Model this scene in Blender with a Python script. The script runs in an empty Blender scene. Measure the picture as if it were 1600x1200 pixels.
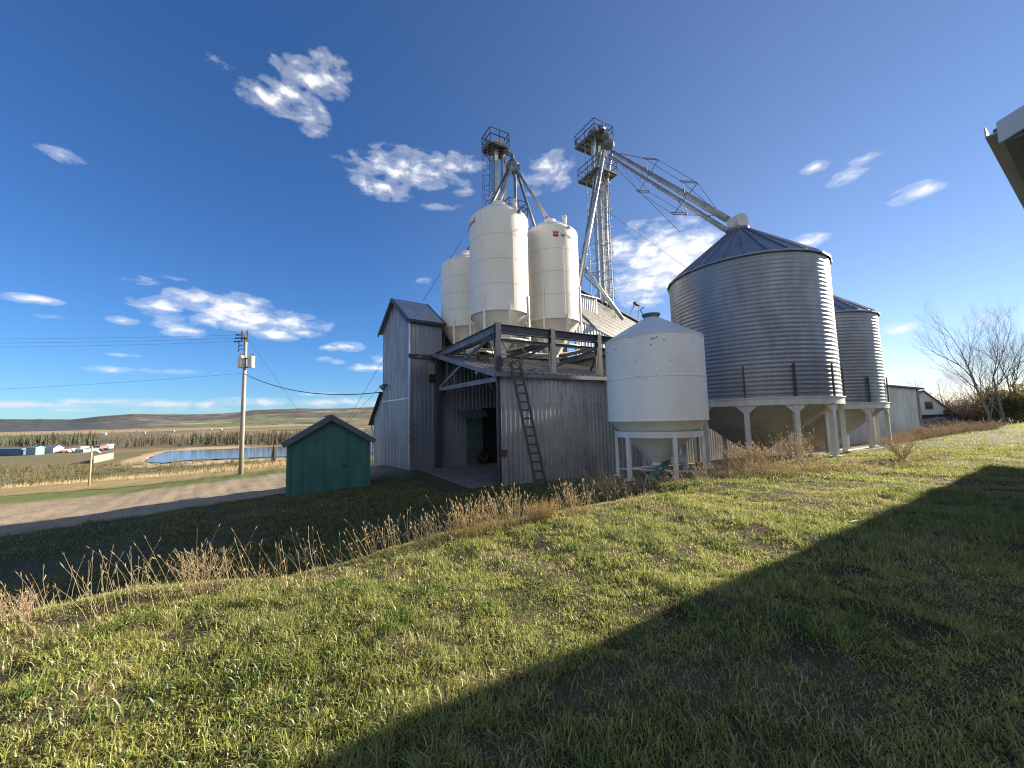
import bpy, math, random
import numpy as np
from mathutils import Vector, Matrix
random.seed(7)
RNG = np.random.default_rng(11)
R = math.radians
scn = bpy.context.scene
COL = scn.collection
# ------------------------------------------------------------------ camera
CAM = Vector((0, 0, 1.6)); F = 600.0
PITCH, ROLL = R(5.0), R(1.32)
FWD = Vector((0, math.cos(PITCH), math.sin(PITCH)))
_r = Vector((1, 0, 0)); _u = Vector((0, -math.sin(PITCH), math.cos(PITCH)))
RT = _r * math.cos(ROLL) - _u * math.sin(ROLL)
UP = _r * math.sin(ROLL) + _u * math.cos(ROLL)
def D(px, py): return FWD + RT * ((px - 800) / F) - UP * ((py - 600) / F)
def P(px, py, Y):                       # surveyed point: sight line at forward distance Y
    d = D(px, py); return CAM + d * (Y / d.y)
def Pz(px, py, z):                      # where the sight line meets height z
    d = D(px, py); return CAM + d * ((z - CAM.z) / d.z)
cam = bpy.data.cameras.new('camera'); co = bpy.data.objects.new('camera', cam); COL.objects.link(co)
m = Matrix((RT, UP, -FWD)).transposed().to_4x4(); m.translation = CAM
co.matrix_world = m
cam.sensor_width = 36; cam.lens = 36 * F / 1600; cam.clip_end = 60000; cam.clip_start = .05
scn.camera = co
# ------------------------------------------------------------------ objects
def tag(o, label=None, cat=None, group=None, kind=None):
    if label: o['label'] = label
    if cat: o['category'] = cat
    if group: o['group'] = group
    if kind: o['kind'] = kind
    return o
def thing(name, loc, label, cat, group=None):
    o = bpy.data.objects.new(name, None); COL.objects.link(o); o.location = loc
    o.empty_display_size = .2
    return tag(o, label, cat, group)
def wloc(o):
    p = Vector((0, 0, 0))
    while o: p += o.location; o = o.parent
    return p
class MB:
    def __init__(s): s.v = []; s.f = []; s.sm = []
    def quad(s, *pts, smooth=False):
        i = len(s.v); s.v += [tuple(p) for p in pts]; s.f.append(tuple(range(i, i + len(pts)))); s.sm.append(smooth); return s
    def hexa(s, b, t):                  # bottom 4 pts ccw, top 4 pts
        i = len(s.v); s.v += [tuple(p) for p in b] + [tuple(p) for p in t]
        for q in ((3, 2, 1, 0), (4, 5, 6, 7), (0, 1, 5, 4), (1, 2, 6, 5), (2, 3, 7, 6), (3, 0, 4, 7)):
            s.f.append(tuple(i + k for k in q)); s.sm.append(False)
        return s
    def box(s, o, ax, ay, az):          # corner o and three edge vectors
        o = Vector(o); ax = Vector(ax); ay = Vector(ay); az = Vector(az)
        b = [o, o + ax, o + ax + ay, o + ay]
        return s.hexa(b, [p + az for p in b])
    def cbox(s, c, ax, ay, az):         # centred
        c = Vector(c); ax = Vector(ax); ay = Vector(ay); az = Vector(az)
        return s.box(c - ax / 2 - ay / 2 - az / 2, ax, ay, az)
    def beam(s, p0, p1, w, h=None, up=(0, 0, 1)):
        p0 = Vector(p0); p1 = Vector(p1); h = h or w; d = (p1 - p0)
        if d.length < 1e-6: return s
        d.normalize(); up = Vector(up)
        if abs(d.dot(up)) > .97: up = Vector((.86, .5, 0))
        a = d.cross(up).normalized(); b = a.cross(d).normalized()
        c0 = [p0 - a * w / 2 - b * h / 2, p0 + a * w / 2 - b * h / 2, p0 + a * w / 2 + b * h / 2, p0 - a * w / 2 + b * h / 2]
        c1 = [p + (p1 - p0) for p in c0]
        return s.hexa(c1, c0) if False else s.hexa(c0, c1)
    def ibeam(s, p0, p1, w, h, t=.02, up=(0, 0, 1)):
        p0 = Vector(p0); p1 = Vector(p1); up = Vector(up)
        s.beam(p0, p1, t, h - 2.2 * t, up)
        s.beam(p0 + up * (h / 2 - t / 2), p1 + up * (h / 2 - t / 2), w, t, up)
        s.beam(p0 - up * (h / 2 - t / 2), p1 - up * (h / 2 - t / 2), w, t, up)
        return s
    def tube(s, pts, r, seg=8, cap=True, smooth=True):
        pts = [Vector(p) for p in pts]; n = len(pts)
        rr = r if hasattr(r, '__len__') else [r] * n
        i0 = len(s.v)
        ref = None
        for k in range(n):
            d = (pts[min(k + 1, n - 1)] - pts[max(k - 1, 0)])
            d = d.normalized() if d.length > 1e-9 else Vector((0, 0, 1))
            if ref is None: ref = Vector((0, 0, 1)) if abs(d.z) < .9 else Vector((1, 0, 0))
            a = d.cross(ref).normalized(); b = a.cross(d).normalized(); ref = b
            for j in range(seg):
                t = 2 * math.pi * j / seg
                s.v.append(tuple(pts[k] + (a * math.cos(t) + b * math.sin(t)) * rr[k]))
        for k in range(n - 1):
            for j in range(seg):
                j2 = (j + 1) % seg
                s.f.append((i0 + k * seg + j, i0 + k * seg + j2, i0 + (k + 1) * seg + j2, i0 + (k + 1) * seg + j)); s.sm.append(smooth)
        if cap:
            s.f.append(tuple(i0 + j for j in reversed(range(seg)))); s.sm.append(False)
            s.f.append(tuple(i0 + (n - 1) * seg + j for j in range(seg))); s.sm.append(False)
        return s
    def lathe(s, prof, c, seg=48, smooth=True, a0=0., phase=0):
        c = Vector(c)
        if smooth:                      # split the surface where the profile turns sharply
            for k in range(1, len(prof) - 1):
                d0 = Vector((prof[k][0] - prof[k - 1][0], prof[k][1] - prof[k - 1][1])); d1 = Vector((prof[k + 1][0] - prof[k][0], prof[k + 1][1] - prof[k][1]))
                if d0.length > 0 and d1.length > 0 and d0.angle(d1) > .5:
                    s.lathe(prof[:k + 1], c, seg, smooth, a0, phase); return s.lathe(prof[k:], c, seg, smooth, a0, phase)
        i0 = len(s.v); n = len(prof)
        for (r, z) in prof:
            for j in range(seg):
                t = 2 * math.pi * j / seg + phase
                s.v.append((c.x + r * math.cos(t), c.y + r * math.sin(t), c.z + z))
        for k in range(n - 1):
            for j in range(seg):
                j2 = (j + 1) % seg
                s.f.append((i0 + k * seg + j, i0 + k * seg + j2, i0 + (k + 1) * seg + j2, i0 + (k + 1) * seg + j)); s.sm.append(smooth)
        return s
    def build(s, name, mat, parent=None, label=None):
        o_ = wloc(parent) if parent else Vector((0, 0, 0))
        me = bpy.data.meshes.new(name)
        v = np.array(s.v, dtype=np.float64).reshape(-1, 3) - np.array(o_)
        me.from_pydata([tuple(p) for p in v], [], s.f)
        me.polygons.foreach_set('use_smooth', np.array(s.sm, dtype=bool))
        me.materials.append(mat); me.update()
        o = bpy.data.objects.new(name, me); COL.objects.link(o)
        if parent: o.parent = parent
        if label: o['label'] = label
        return o
    def top(s, name, mat, loc, label, cat, group=None, kind=None):   # a thing that is one mesh, origin at loc
        o = s.build(name, mat); loc = Vector(loc)
        o.data.transform(Matrix.Translation(-loc)); o.location = loc
        return tag(o, label, cat, group, kind)
def corr(mb, p0, p1, z0, ztop, pitch=.3, depth=.035, rib=.05, nrm=None):
    """upright ribbed sheet steel from p0 to p1; ztop(s) gives the height along it; ribs stand proud along nrm"""
    p0 = Vector((p0[0], p0[1], 0)); p1 = Vector((p1[0], p1[1], 0)); L = (p1 - p0).length; d = (p1 - p0) / L
    nr = Vector(nrm) if nrm else Vector((d.y, -d.x, 0))
    st = [(0, 0)]; s = pitch / 2
    while s < L - rib:
        st += [(s - rib, 0), (s - rib * .5, depth), (s + rib * .5, depth), (s + rib, 0)]
        s += pitch
    st.append((L, 0))
    if not callable(ztop): zt = float(ztop); ztop = lambda s: zt
    zb = z0 if callable(z0) else (lambda s: z0)
    i = len(mb.v)
    for (s, o) in st:
        p = p0 + d * s + nr * o
        mb.v += [(p.x, p.y, zb(s)), (p.x, p.y, ztop(s))]
    for k in range(len(st) - 1):
        a = i + 2 * k; mb.f.append((a, a + 2, a + 3, a + 1)); mb.sm.append(False)
    return mb
def sheet(mb, a, b, c, d, thick=.05):    # sloping slab a,b,c,d (ccw seen from above), thickness downwards
    t = Vector((0, 0, thick)); pts = [Vector(p) for p in (a, b, c, d)]
    return mb.hexa([p - t for p in pts], pts)
def ribsheet(mb, e0, e1, r1, r0, pitch=.3, depth=.035, rib=.05, up=None):
    """ribbed roof sheet: eave e0->e1, ridge r0->r1, ribs run eave to ridge"""
    e0, e1, r0, r1 = map(Vector, (e0, e1, r0, r1))
    L = (e1 - e0).length; n = (e1 - e0).cross(r0 - e0).normalized()
    if n.z < 0: n = -n
    st = [(0, 0)]; s = pitch / 2
    while s < L - rib:
        st += [(s - rib, 0), (s - rib * .5, depth), (s + rib * .5, depth), (s + rib, 0)]; s += pitch
    st.append((L, 0)); i = len(mb.v)
    for (s, o) in st:
        q = s / L
        mb.v += [tuple(e0.lerp(e1, q) + n * o), tuple(r0.lerp(r1, q) + n * o)]
    for k in range(len(st) - 1):
        a = i + 2 * k; mb.f.append((a, a + 2, a + 3, a + 1)); mb.sm.append(False)
    return mb
# ------------------------------------------------------------------ materials
def newmat(name):
    m = bpy.data.materials.new(name); m.use_nodes = True; nt = m.node_tree
    return m, nt, nt.nodes['Principled BSDF']
def N(nt, t, **kw):
    n = nt.nodes.new(t)
    for k, v in kw.items():
        if k.startswith('i_'):
            key = k[2:]; key = int(key) if key.isdigit() else key
            n.inputs[key].default_value = v
        else: setattr(n, k, v)
    return n
def ramp(nt, src, stops):
    r = N(nt, 'ShaderNodeValToRGB'); e = r.color_ramp.elements
    while len(e) < len(stops): e.new(.5)
    for k, (p, c) in enumerate(stops):
        e[k].position = p; e[k].color = c if len(c) == 4 else (*c, 1)
    nt.links.new(src, r.inputs[0]); return r
def noise(nt, scale, detail=4, rough=.6, stretch=(1, 1, 1), coord='Object', off=(0, 0, 0)):
    tc = N(nt, 'ShaderNodeTexCoord'); mp = N(nt, 'ShaderNodeMapping')
    mp.inputs['Scale'].default_value = stretch; mp.inputs['Location'].default_value = off
    nt.links.new(tc.outputs[coord], mp.inputs[0])
    n = N(nt, 'ShaderNodeTexNoise'); n.inputs['Scale'].default_value = scale; n.inputs['Detail'].default_value = detail; n.inputs['Roughness'].default_value = rough
    nt.links.new(mp.outputs[0], n.inputs['Vector']); return n.outputs['Fac']
def mixc(nt, fac, a, b):
    x = N(nt, 'ShaderNodeMix', data_type='RGBA')
    for k, s in ((0, fac), (6, a), (7, b)):
        if hasattr(s, 'is_output'): nt.links.new(s, x.inputs[k])
        elif k == 0: x.inputs[0].default_value = s
        else: x.inputs[k].default_value = (*s[:3], 1)
    return x.outputs[2]
def bump(nt, bs, src, strength=.3, dist=.02):
    b = N(nt, 'ShaderNodeBump'); b.inputs['Strength'].default_value = strength; b.inputs['Distance'].default_value = dist
    nt.links.new(src, b.inputs['Height']); nt.links.new(b.outputs[0], bs.inputs['Normal'])
def M(name, c1, c2=None, scale=3, rough=.6, metal=0., stretch=(1, 1, 1), lo=.35, hi=.65, bmp=0, bscale=20, stain=None, st_scale=1.5, st_stretch=(1, 1, .1), st_lo=.58, st_hi=.75, rvar=.12, spec=.4):
    m, nt, b = newmat(name)
    n = noise(nt, scale, 5, .6, stretch)
    col = ramp(nt, n, [(lo, c1), (hi, c2 or c1)]).outputs[0]
    if stain:
        n2 = noise(nt, st_scale, 6, .65, st_stretch, off=(3, 7, 1))
        k = ramp(nt, n2, [(st_lo, (0, 0, 0)), (st_hi, (1, 1, 1))]).outputs[0]
        col = mixc(nt, k, col, stain)
    nt.links.new(col, b.inputs['Base Color'])
    n3 = noise(nt, scale * 2.3, 3, .5, stretch, off=(9, 2, 5))
    rr = ramp(nt, n3, [(.3, (max(rough - rvar, .03),) * 3), (.7, (min(rough + rvar, 1),) * 3)]).outputs[0]
    nt.links.new(rr, b.inputs['Roughness'])
    b.inputs['Metallic'].default_value = metal; b.inputs['Specular IOR Level'].default_value = spec
    if bmp: bump(nt, b, noise(nt, bscale, 4, .6, stretch, off=(1, 4, 2)), bmp)
    return m
MAT = {}
MAT['white_paint'] = M('white bin paint', (.86, .82, .73), (.80, .76, .67), 1.2, .42, 0, (1, 1, .35), stain=(.48, .38, .26), st_scale=3.2, st_stretch=(1, 1, .05), st_lo=.57, st_hi=.95)
MAT['white_seam'] = M('dusty weld seam paint', (.66, .60, .48), (.56, .50, .40), 3, .5)
MAT['white_old'] = M('chalky white paint', (.80, .79, .77), (.73, .72, .70), 1.5, .6, 0, (1, 1, .4), stain=(.46, .36, .27), st_scale=4.0, st_stretch=(1, 1, .08), st_lo=.60, st_hi=.9)
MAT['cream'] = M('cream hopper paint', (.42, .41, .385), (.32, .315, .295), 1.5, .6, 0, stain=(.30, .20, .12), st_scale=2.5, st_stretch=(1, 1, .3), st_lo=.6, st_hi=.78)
MAT['pale_cone'] = M('pale hopper paint', (.80, .77, .70), (.68, .65, .58), 1.5, .6, 0, stain=(.34, .24, .16), st_scale=2.5, st_stretch=(1, 1, .3), st_lo=.62, st_hi=.85)
MAT['leg_white'] = M('grey white leg paint', (.66, .66, .65), (.54, .54, .52), 3, .5, 0, (1, 1, .3), stain=(.30, .18, .10), st_scale=4, st_stretch=(1, 1, .3), st_lo=.62, st_hi=.75)
MAT['galv'] = M('galvanised steel', (.52, .54, .56), (.38, .40, .42), 2.2, .42, .75, (1, 1, .5), stain=(.30, .29, .28), st_scale=2.5)
MAT['galv_shade'] = M('shade toned galvanised steel', (.36, .38, .41), (.26, .28, .31), 2.2, .5, .6, (1, 1, .5))  # darker copy of galv, shade side of the long spouts coloured in
MAT['galv_dark'] = M('weathered dark steel', (.20, .21, .22), (.12, .13, .14), 3, .5, .5)
MAT['rail'] = M('handrail steel', (.06, .07, .08), (.10, .10, .11), 4, .5, .4)
MAT['frame'] = M('blue black painted steel', (.045, .05, .075), (.08, .085, .11), 1.5, .5, .1, (1, 1, 1), stain=(.22, .22, .24), st_scale=3, st_stretch=(1, 1, 1), st_lo=.6, st_hi=.8)
MAT['frame_grey'] = M('worn grey painted steel', (.22, .23, .26), (.12, .13, .16), 1.6, .55, .1, stain=(.32, .24, .18), st_scale=3, st_stretch=(1, 1, 1), st_lo=.62, st_hi=.8)
MAT['trim'] = M('dark trim steel', (.03, .035, .045), (.05, .055, .065), 3, .5)
MAT['wood_dark'] = M('weathered dark wood', (.075, .06, .05), (.12, .10, .085), 4, .8, 0, (6, 6, .6), bmp=.3)
MAT['wood_pole'] = M('weathered pole wood', (.38, .34, .29), (.25, .225, .195), 3, .8, 0, (6, 6, .25), bmp=.3)
MAT['rust'] = M('rusty steel', (.16, .06, .03), (.09, .04, .025), 6, .8)
MAT['black'] = M('black rubber and inner shade', (.018, .018, .02), (.03, .03, .03), 5, .6)
MAT['concrete'] = M('worn concrete', (.17, .16, .155), (.12, .115, .11), 1.2, .9, 0, bmp=.2, stain=(.12, .11, .10), st_scale=1.2, st_stretch=(1, 1, 1))
MAT['wire'] = M('wire', (.05, .05, .06), None, 3, .6, .2)
def sheetmat(name, c1, c2, metal, rough, panel=.9, horiz=False, stain=(.26, .25, .24)):
    """sheet steel with per-panel tone, fine streaks and faint fixings"""
    m, nt, b = newmat(name)
    n = noise(nt, 1.3, 5, .65, (1, 1, .25)); col = ramp(nt, n, [(.3, c1), (.7, c2)]).outputs[0]
    n2 = noise(nt, 7, 4, .7, (1, 1, .05), off=(2, 8, 3)); k = ramp(nt, n2, [(.56, (0, 0, 0)), (.8, (.8, .8, .8))]).outputs[0]
    col = mixc(nt, k, col, stain)
    n4 = noise(nt, .8, 3, .5, (1, 1, .6), off=(7, 1, 1)); k4 = ramp(nt, n4, [(.55, (0, 0, 0)), (.75, (.6, .6, .6))]).outputs[0]
    col = mixc(nt, k4, col, tuple(x * .82 for x in c2))
    nt.links.new(col, b.inputs['Base Color'])
    n3 = noise(nt, 2.5, 3, .5, (1, 1, .4), off=(9, 2, 5))
    nt.links.new(ramp(nt, n3, [(.3, (rough - .12,) * 3), (.7, (rough + .15,) * 3)]).outputs[0], b.inputs['Roughness'])
    b.inputs['Metallic'].default_value = metal
    bump(nt, b, noise(nt, 1.4, 3, .5), .25, .03)
    return m
MAT['wall_steel'] = sheetmat('ribbed wall steel', (.58, .59, .61), (.43, .44, .46), .6, .34)
MAT['wall_blue'] = sheetmat('blue grey ribbed wall steel', (.29, .33, .40), (.20, .235, .295), .45, .40)
MAT['roof_steel'] = sheetmat('ribbed roof steel', (.46, .49, .53), (.34, .37, .41), .45, .42)
MAT['bin_steel'] = sheetmat('corrugated bin steel', (.29, .31, .34), (.19, .205, .235), .75, .46, stain=(.34, .35, .37))
MAT['bin_roof'] = sheetmat('bin roof steel', (.22, .25, .32), (.16, .19, .25), .5, .4)
MAT['teal'] = M('green painted boards', (.036, .145, .130), (.026, .105, .100), 2.5, .6, 0, (1, 1, .3), stain=(.02, .07, .06), st_scale=4, bmp=.15)
MAT['teal_steel'] = M('green auger paint', (.06, .22, .20), (.04, .15, .14), 4, .5)
MAT['shed_roof'] = M('dark blue shed roof', (.10, .115, .15), (.07, .083, .11), 3, .6, .1)
MAT['house_white'] = M('white house siding', (.72, .74, .78), (.66, .68, .72), 2, .7)
MAT['shingle'] = M('brown shingles', (.24, .17, .13), (.14, .11, .09), 9, .9, 0, (1, 1, 3), bmp=.4)
MAT['glass'] = M('window glass', (.03, .04, .05), (.05, .06, .06), 2, .12, 0, spec=.8)
MAT['fascia'] = M('shaded white fascia metal', (.50, .53, .56), (.44, .47, .50), 2, .45)  # white trim toned grey blue, its shadow put into the colour
MAT['soffit'] = M('soffit siding', (.26, .25, .24), (.20, .19, .18), 2, .7)
MAT['bay_roof'] = sheetmat('shade darkened bay roof steel', (.20, .20, .21), (.12, .12, .13), .35, .5)  # base darkened so the shade under the silo deck sits in the colour
MAT['bark'] = M('grey bark', (.20, .165, .13), (.12, .10, .08), 8, .9, 0, (1, 1, .3))
MAT['twig'] = M('brown twigs', (.12, .09, .065), (.17, .13, .09), 1.5, .9)
MAT['paper'] = M('letter paint', (.03, .03, .035), None, 3, .6)
MAT['red'] = M('red emblem paint', (.42, .03, .03), None, 3, .5)
# ------------------------------------------------------------------ ground shape
EV = (.848, .530); NV = (-.530, .848)        # along / across the lawn edge
def ss(x, a, b):
    t = np.clip((x - a) / (b - a), 0, 1); return t * t * (3 - 2 * t)
UV_ = Vector((math.cos(R(30)), math.sin(R(30)), 0)); VV_ = Vector((-UV_.y, UV_.x, 0))
B0 = P(781, 752, 15.0); B0 = Vector((B0.x, B0.y, 0))
def BW(a, b, z=0): p = B0 + UV_ * a + VV_ * b; return Vector((p.x, p.y, z))
POND = [Pz(*q, -14.9) for q in ((226, 722), (240, 712), (262, 704.5), (300, 703.5), (445, 697), (640, 690), (640, 705), (445, 713), (300, 718.5), (255, 723))]
def inpoly(x, y, poly):
    c = np.zeros(x.shape, bool); n = len(poly)
    for i in range(n):
        x1, y1 = poly[i][0], poly[i][1]; x2, y2 = poly[i - 1][0], poly[i - 1][1]
        c ^= ((y1 > y) != (y2 > y)) & (x < (x2 - x1) * (y - y1) / (y2 - y1 + 1e-12) + x1)
    return c
def nt_(x, y): return NV[0] * x + NV[1] * y, EV[0] * x + EV[1] * y
def ground(x, y):
    x = np.asarray(x, float); y = np.asarray(y, float)
    n, t = nt_(x, y)
    wob = .35 * np.sin(t * .9 + 1) + .25 * np.sin(t * 1.9 + .4)
    n_ = n + wob * .6
    A = 1.05 - .62 * ss(t, 6, 10)
    z = -A * ss(n_, 4.6, 8.6)
    z = z - (.98 - A) * ss(n, 9.0, 12.5) * ss(t, 2, 6)
    z = z + .05 * (np.clip(t, -9, 2) - 2) * ss(n, 5, 11)
    z = z - .4 * ss(t, 18, 26) * ss(n, 5.5, 9)
    z = z - .85 * ss(n, 17.2, 20.8) * (1 - ss(t, 2.2, 4.5)) - .85 * ss(n, 24, 30) * ss(t, 2.2, 4.5) * (1 - ss(t, 15, 30))
    z = z - .030 * np.maximum(np.minimum(n, 48) - 18, 0) * (1 - ss(t, 15, 30))
    z = z * 1.0
    k = ss(n, 46, 125); z = z * (1 - k) - 15 * k
    bmpy = .03 * np.sin(x * 2.3 + y * 1.1) + .025 * np.sin(y * 3.1 - x * 1.7 + 2) + .015 * np.sin(x * 6.1 + y * 4.7)
    z = z + bmpy * (1 - ss(n, 60, 100)) * .7
    # level pad under the buildings
    a = (x - B0.x) * UV_.x + (y - B0.y) * UV_.y; b = (x - B0.x) * VV_.x + (y - B0.y) * VV_.y
    pad = ss(a, -3.5, -1.5) * (1 - ss(a, 12, 14)) * ss(b, -1.2, .2) * (1 - ss(b, 10, 13))
    z = z * (1 - pad) + (-1.02) * pad
    far = np.hypot(x, y)
    z = z + ss(far, 400, 900) * (4 * np.sin(x * .004 + 1) * np.sin(y * .003)) * (n > 100)
    ins = inpoly(x, y, POND)
    z = np.where(ins, -15.6, z)
    return z
_GZ = {}
def gz(x, y): return float(ground(np.array([x]), np.array([y]))[0])
# ------------------------------------------------------------------ ground mesh
def polar_ground():
    az = np.concatenate([np.radians(np.arange(-180, -80, 4)), np.radians(np.arange(-80, 80, .35)), np.radians(np.arange(80, 180, 4))])
    rad = np.concatenate([[0.02], .25 * 1.028 ** np.arange(0, 401)])
    A_, R_ = np.meshgrid(az, rad)
    x = R_ * np.sin(A_); y = R_ * np.cos(A_); z = ground(x, y)
    na, nr = len(az), len(rad)
    v = np.stack([x, y, z], -1).reshape(-1, 3)
    i = np.arange(nr - 1)[:, None]; j = np.arange(na)[None, :]; j2 = (j + 1) % na
    f = np.stack([i * na + j + 0 * j, (i + 1) * na + j, (i + 1) * na + j2, i * na + j2], -1).reshape(-1, 4)[:, ::-1]
    return v, f
def fast_mesh(name, v, f, smooth=True):
    me = bpy.data.meshes.new(name); nf = len(f); k = f.shape[1]
    me.vertices.add(len(v)); me.vertices.foreach_set('co', np.ascontiguousarray(v, dtype=np.float32).ravel())
    me.loops.add(nf * k); me.loops.foreach_set('vertex_index', np.ascontiguousarray(f, dtype=np.int32).ravel())
    me.polygons.add(nf); me.polygons.foreach_set('loop_start', np.arange(nf, dtype=np.int32) * k)
    me.polygons.foreach_set('use_smooth', np.full(nf, smooth)); me.update(calc_edges=True); me.validate()
    return me
def set_attr(me, name, arr):
    a = me.attributes.new(name, 'FLOAT_COLOR', 'POINT')
    arr = np.concatenate([arr, np.ones((len(arr), 1))], 1).astype(np.float32); a.data.foreach_set('color', arr.ravel())
def vnoise(x, y, s, seed=0):                  # value noise, numpy
    x = x / s; y = y / s; xi = np.floor(x).astype(np.int64); yi = np.floor(y).astype(np.int64); fx = x - xi; fy = y - yi
    def h(a, b):
        q = (a * 374761393 + b * 668265263 + seed * 1442695) & 0x7fffffff
        q = ((q ^ (q >> 13)) * 1274126177) & 0x7fffffff
        return ((q ^ (q >> 16)) & 0xffff) / 65535.
    fx = fx * fx * (3 - 2 * fx); fy = fy * fy * (3 - 2 * fy)
    return (h(xi, yi) * (1 - fx) + h(xi + 1, yi) * fx) * (1 - fy) + (h(xi, yi + 1) * (1 - fx) + h(xi + 1, yi + 1) * fx) * fy
def fbm(x, y, s, seed=0):
    return .5 * vnoise(x, y, s, seed) + .3 * vnoise(x, y, s / 2.1, seed + 1) + .2 * vnoise(x, y, s / 4.3, seed + 2)
SAND = [Pz(*q, -14.9) for q in ((158, 730), (205, 716), (240, 706), (300, 699), (445, 692), (640, 685), (640, 691), (445, 698), (300, 704), (250, 708), (235, 722), (300, 721), (445, 715), (445, 718), (300, 726), (230, 730))]
def ground_color(x, y):
    n, t = nt_(x, y); r = np.hypot(x, y)
    w = fbm(x, y, 3.0, 3); w2 = fbm(x, y, .6, 9); w3 = fbm(x, y, 14, 21)
    def C(*c): return np.array(c)[None, :]
    e = lambda k: k[:, None]
    soil = C(.050, .038, .025) * (1 - e(w2)) + C(.11, .085, .055) * e(w2)
    green = C(.050, .062, .016) * (1 - e(w)) + C(.085, .095, .028) * e(w)
    thatch = C(.24, .19, .115)
    col = green * .55 + soil * .45
    k = ss(w2, .5, .8) * .8; col = col * (1 - e(k)) + (soil * .5 + thatch * .5) * e(k)
    hole = ss(vnoise(x, y, .33, 123), .70, .86) * ss(vnoise(x, y, 1.7, 88), .35, .6); col = col * (1 - e(hole * .5)) + C(.030, .023, .016) * e(hole * .5)
    # swale: darker grass with worn wheel tracks
    k = ss(n, 5, 8); sw = C(.045, .065, .026) * (1 - e(w)) + C(.075, .075, .04) * e(w)
    col = col * (1 - e(k)) + sw * e(k)
    tr = np.exp(-((n - 12.0 + .6 * np.sin(t * .3)) / .9) ** 2) * ss(w2, .35, .6) * (1 - ss(t, -2, 1)); col = col * (1 - e(tr * .6)) + C(.09, .08, .06) * e(tr * .6)
    # litter of old weeds and gravel by the bins
    k = ss(n + 2 * (w - .5), 6.6, 8.0) * ss(t, 8, 10) * (1 - ss(n, 26, 32))
    lit = C(.20, .15, .10) * (1 - e(w2)) + C(.30, .24, .17) * e(w2)
    col = col * (1 - e(k)) + lit * e(k)
    # gravel field to the left
    k = ss(n + 3.0 * (w - .5) + .25 * (t + 5), 20.5, 24.0) * (1 - ss(t, 4, 7)); gr = C(.29, .225, .155) * (1 - e(w2)) + C(.40, .32, .225) * e(w2)
    gr = gr * e(.7 + .5 * w3) * e(1 - .25 * ss(w2, .5, .7))
    col = col * (1 - e(k)) + gr * e(k)
    k = ss(n + 2 * (w3 - .5), 36, 38.5); gs = C(.095, .13, .035) * (1 - e(w)) + C(.16, .165, .06) * e(w)
    col = col * (1 - e(k)) + gs * e(k)
    k = ss(n + 3 * (w3 - .5), 42, 45); ds = C(.34, .25, .13) * (1 - e(w)) + C(.24, .19, .09) * e(w)
    col = col * (1 - e(k)) + ds * e(k)
    # valley
    k = ss(n, 70, 110); va = fbm(x, y, 35, 5); v1 = C(.12, .115, .052) * (1 - e(va)) + C(.19, .155, .09) * e(va)
    col = col * (1 - e(k)) + v1 * e(k)
    fx = vnoise(x * .5, y, 260, 40); k2 = ss(r, 330, 420) * (n > 90)
    fld = np.where(e(fx < .35), C(.15, .16, .07), np.where(e(fx < .55), C(.30, .23, .14), np.where(e(fx < .75), C(.20, .17, .10), C(.12, .14, .06))))
    fld = fld * e(.68 + .3 * va)
    col = col * (1 - e(k2)) + fld * e(k2)
    k3 = ss(r, 1500, 1900) * (n > 90) * (x / np.maximum(y, 1) < -.5); col = col * (1 - e(k3 * .85)) + C(.34, .25, .16) * e(k3 * .85)
    sd = inpoly(x, y, SAND)
    col = np.where(e(sd), C(.42, .31, .19) * e(.75 + .5 * va), col)
    ins = inpoly(x, y, POND); col = np.where(e(ins), C(.05, .05, .04), col)
    # right far plateau lawn
    k = ss(t, 36, 44) * (1 - ss(n, 9, 16)); col = col * (1 - e(k)) + (C(.085, .13, .03) * (1 - e(w)) + C(.12, .15, .045) * e(w)) * e(k)
    return col
gv, gf = polar_ground()
gme = fast_mesh('ground', gv, gf)
set_attr(gme, 'Col', ground_color(gv[:, 0], gv[:, 1]))
def vcol_mat(name, rough=.95, nscale=9, namt=.35, bmp=.6, bscale=30, dist=.03, coord='Object', detail=8):
    m, nt, b = newmat(name)
    a = N(nt, 'ShaderNodeVertexColor', layer_name='Col')
    n = noise(nt, nscale, detail, .7, coord=coord); k = ramp(nt, n, [(.28, (1 - namt,) * 3), (.72, (1 + namt,) * 3)]).outputs[0]
    x = N(nt, 'ShaderNodeMix', data_type='RGBA', blend_type='MULTIPLY'); x.inputs[0].default_value = 1
    nt.links.new(a.outputs[0], x.inputs[6]); nt.links.new(k, x.inputs[7]); nt.links.new(x.outputs[2], b.inputs['Base Color'])
    b.inputs['Roughness'].default_value = rough; b.inputs['Specular IOR Level'].default_value = .15
    if bmp: bump(nt, b, noise(nt, bscale, 6, .75, coord=coord), bmp, dist)
    return m
gme.materials.append(vcol_mat('ground earth', bscale=14, dist=.06))
go = bpy.data.objects.new('ground', gme); COL.objects.link(go); tag(go, kind='structure')
# pond
mb = MB(); mb.quad(*[(p.x * 1.0, p.y, -14.9) for p in POND])
m, nt, b = newmat('pond water'); b.inputs['Base Color'].default_value = (.15, .17, .19, 1); b.inputs['Roughness'].default_value = .14
b.inputs['Specular IOR Level'].default_value = .8; bump(nt, b, noise(nt, .7, 5, .7, (1, .35, 1)), .22, .1)
tag(mb.build('water', m), kind='structure')
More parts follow.
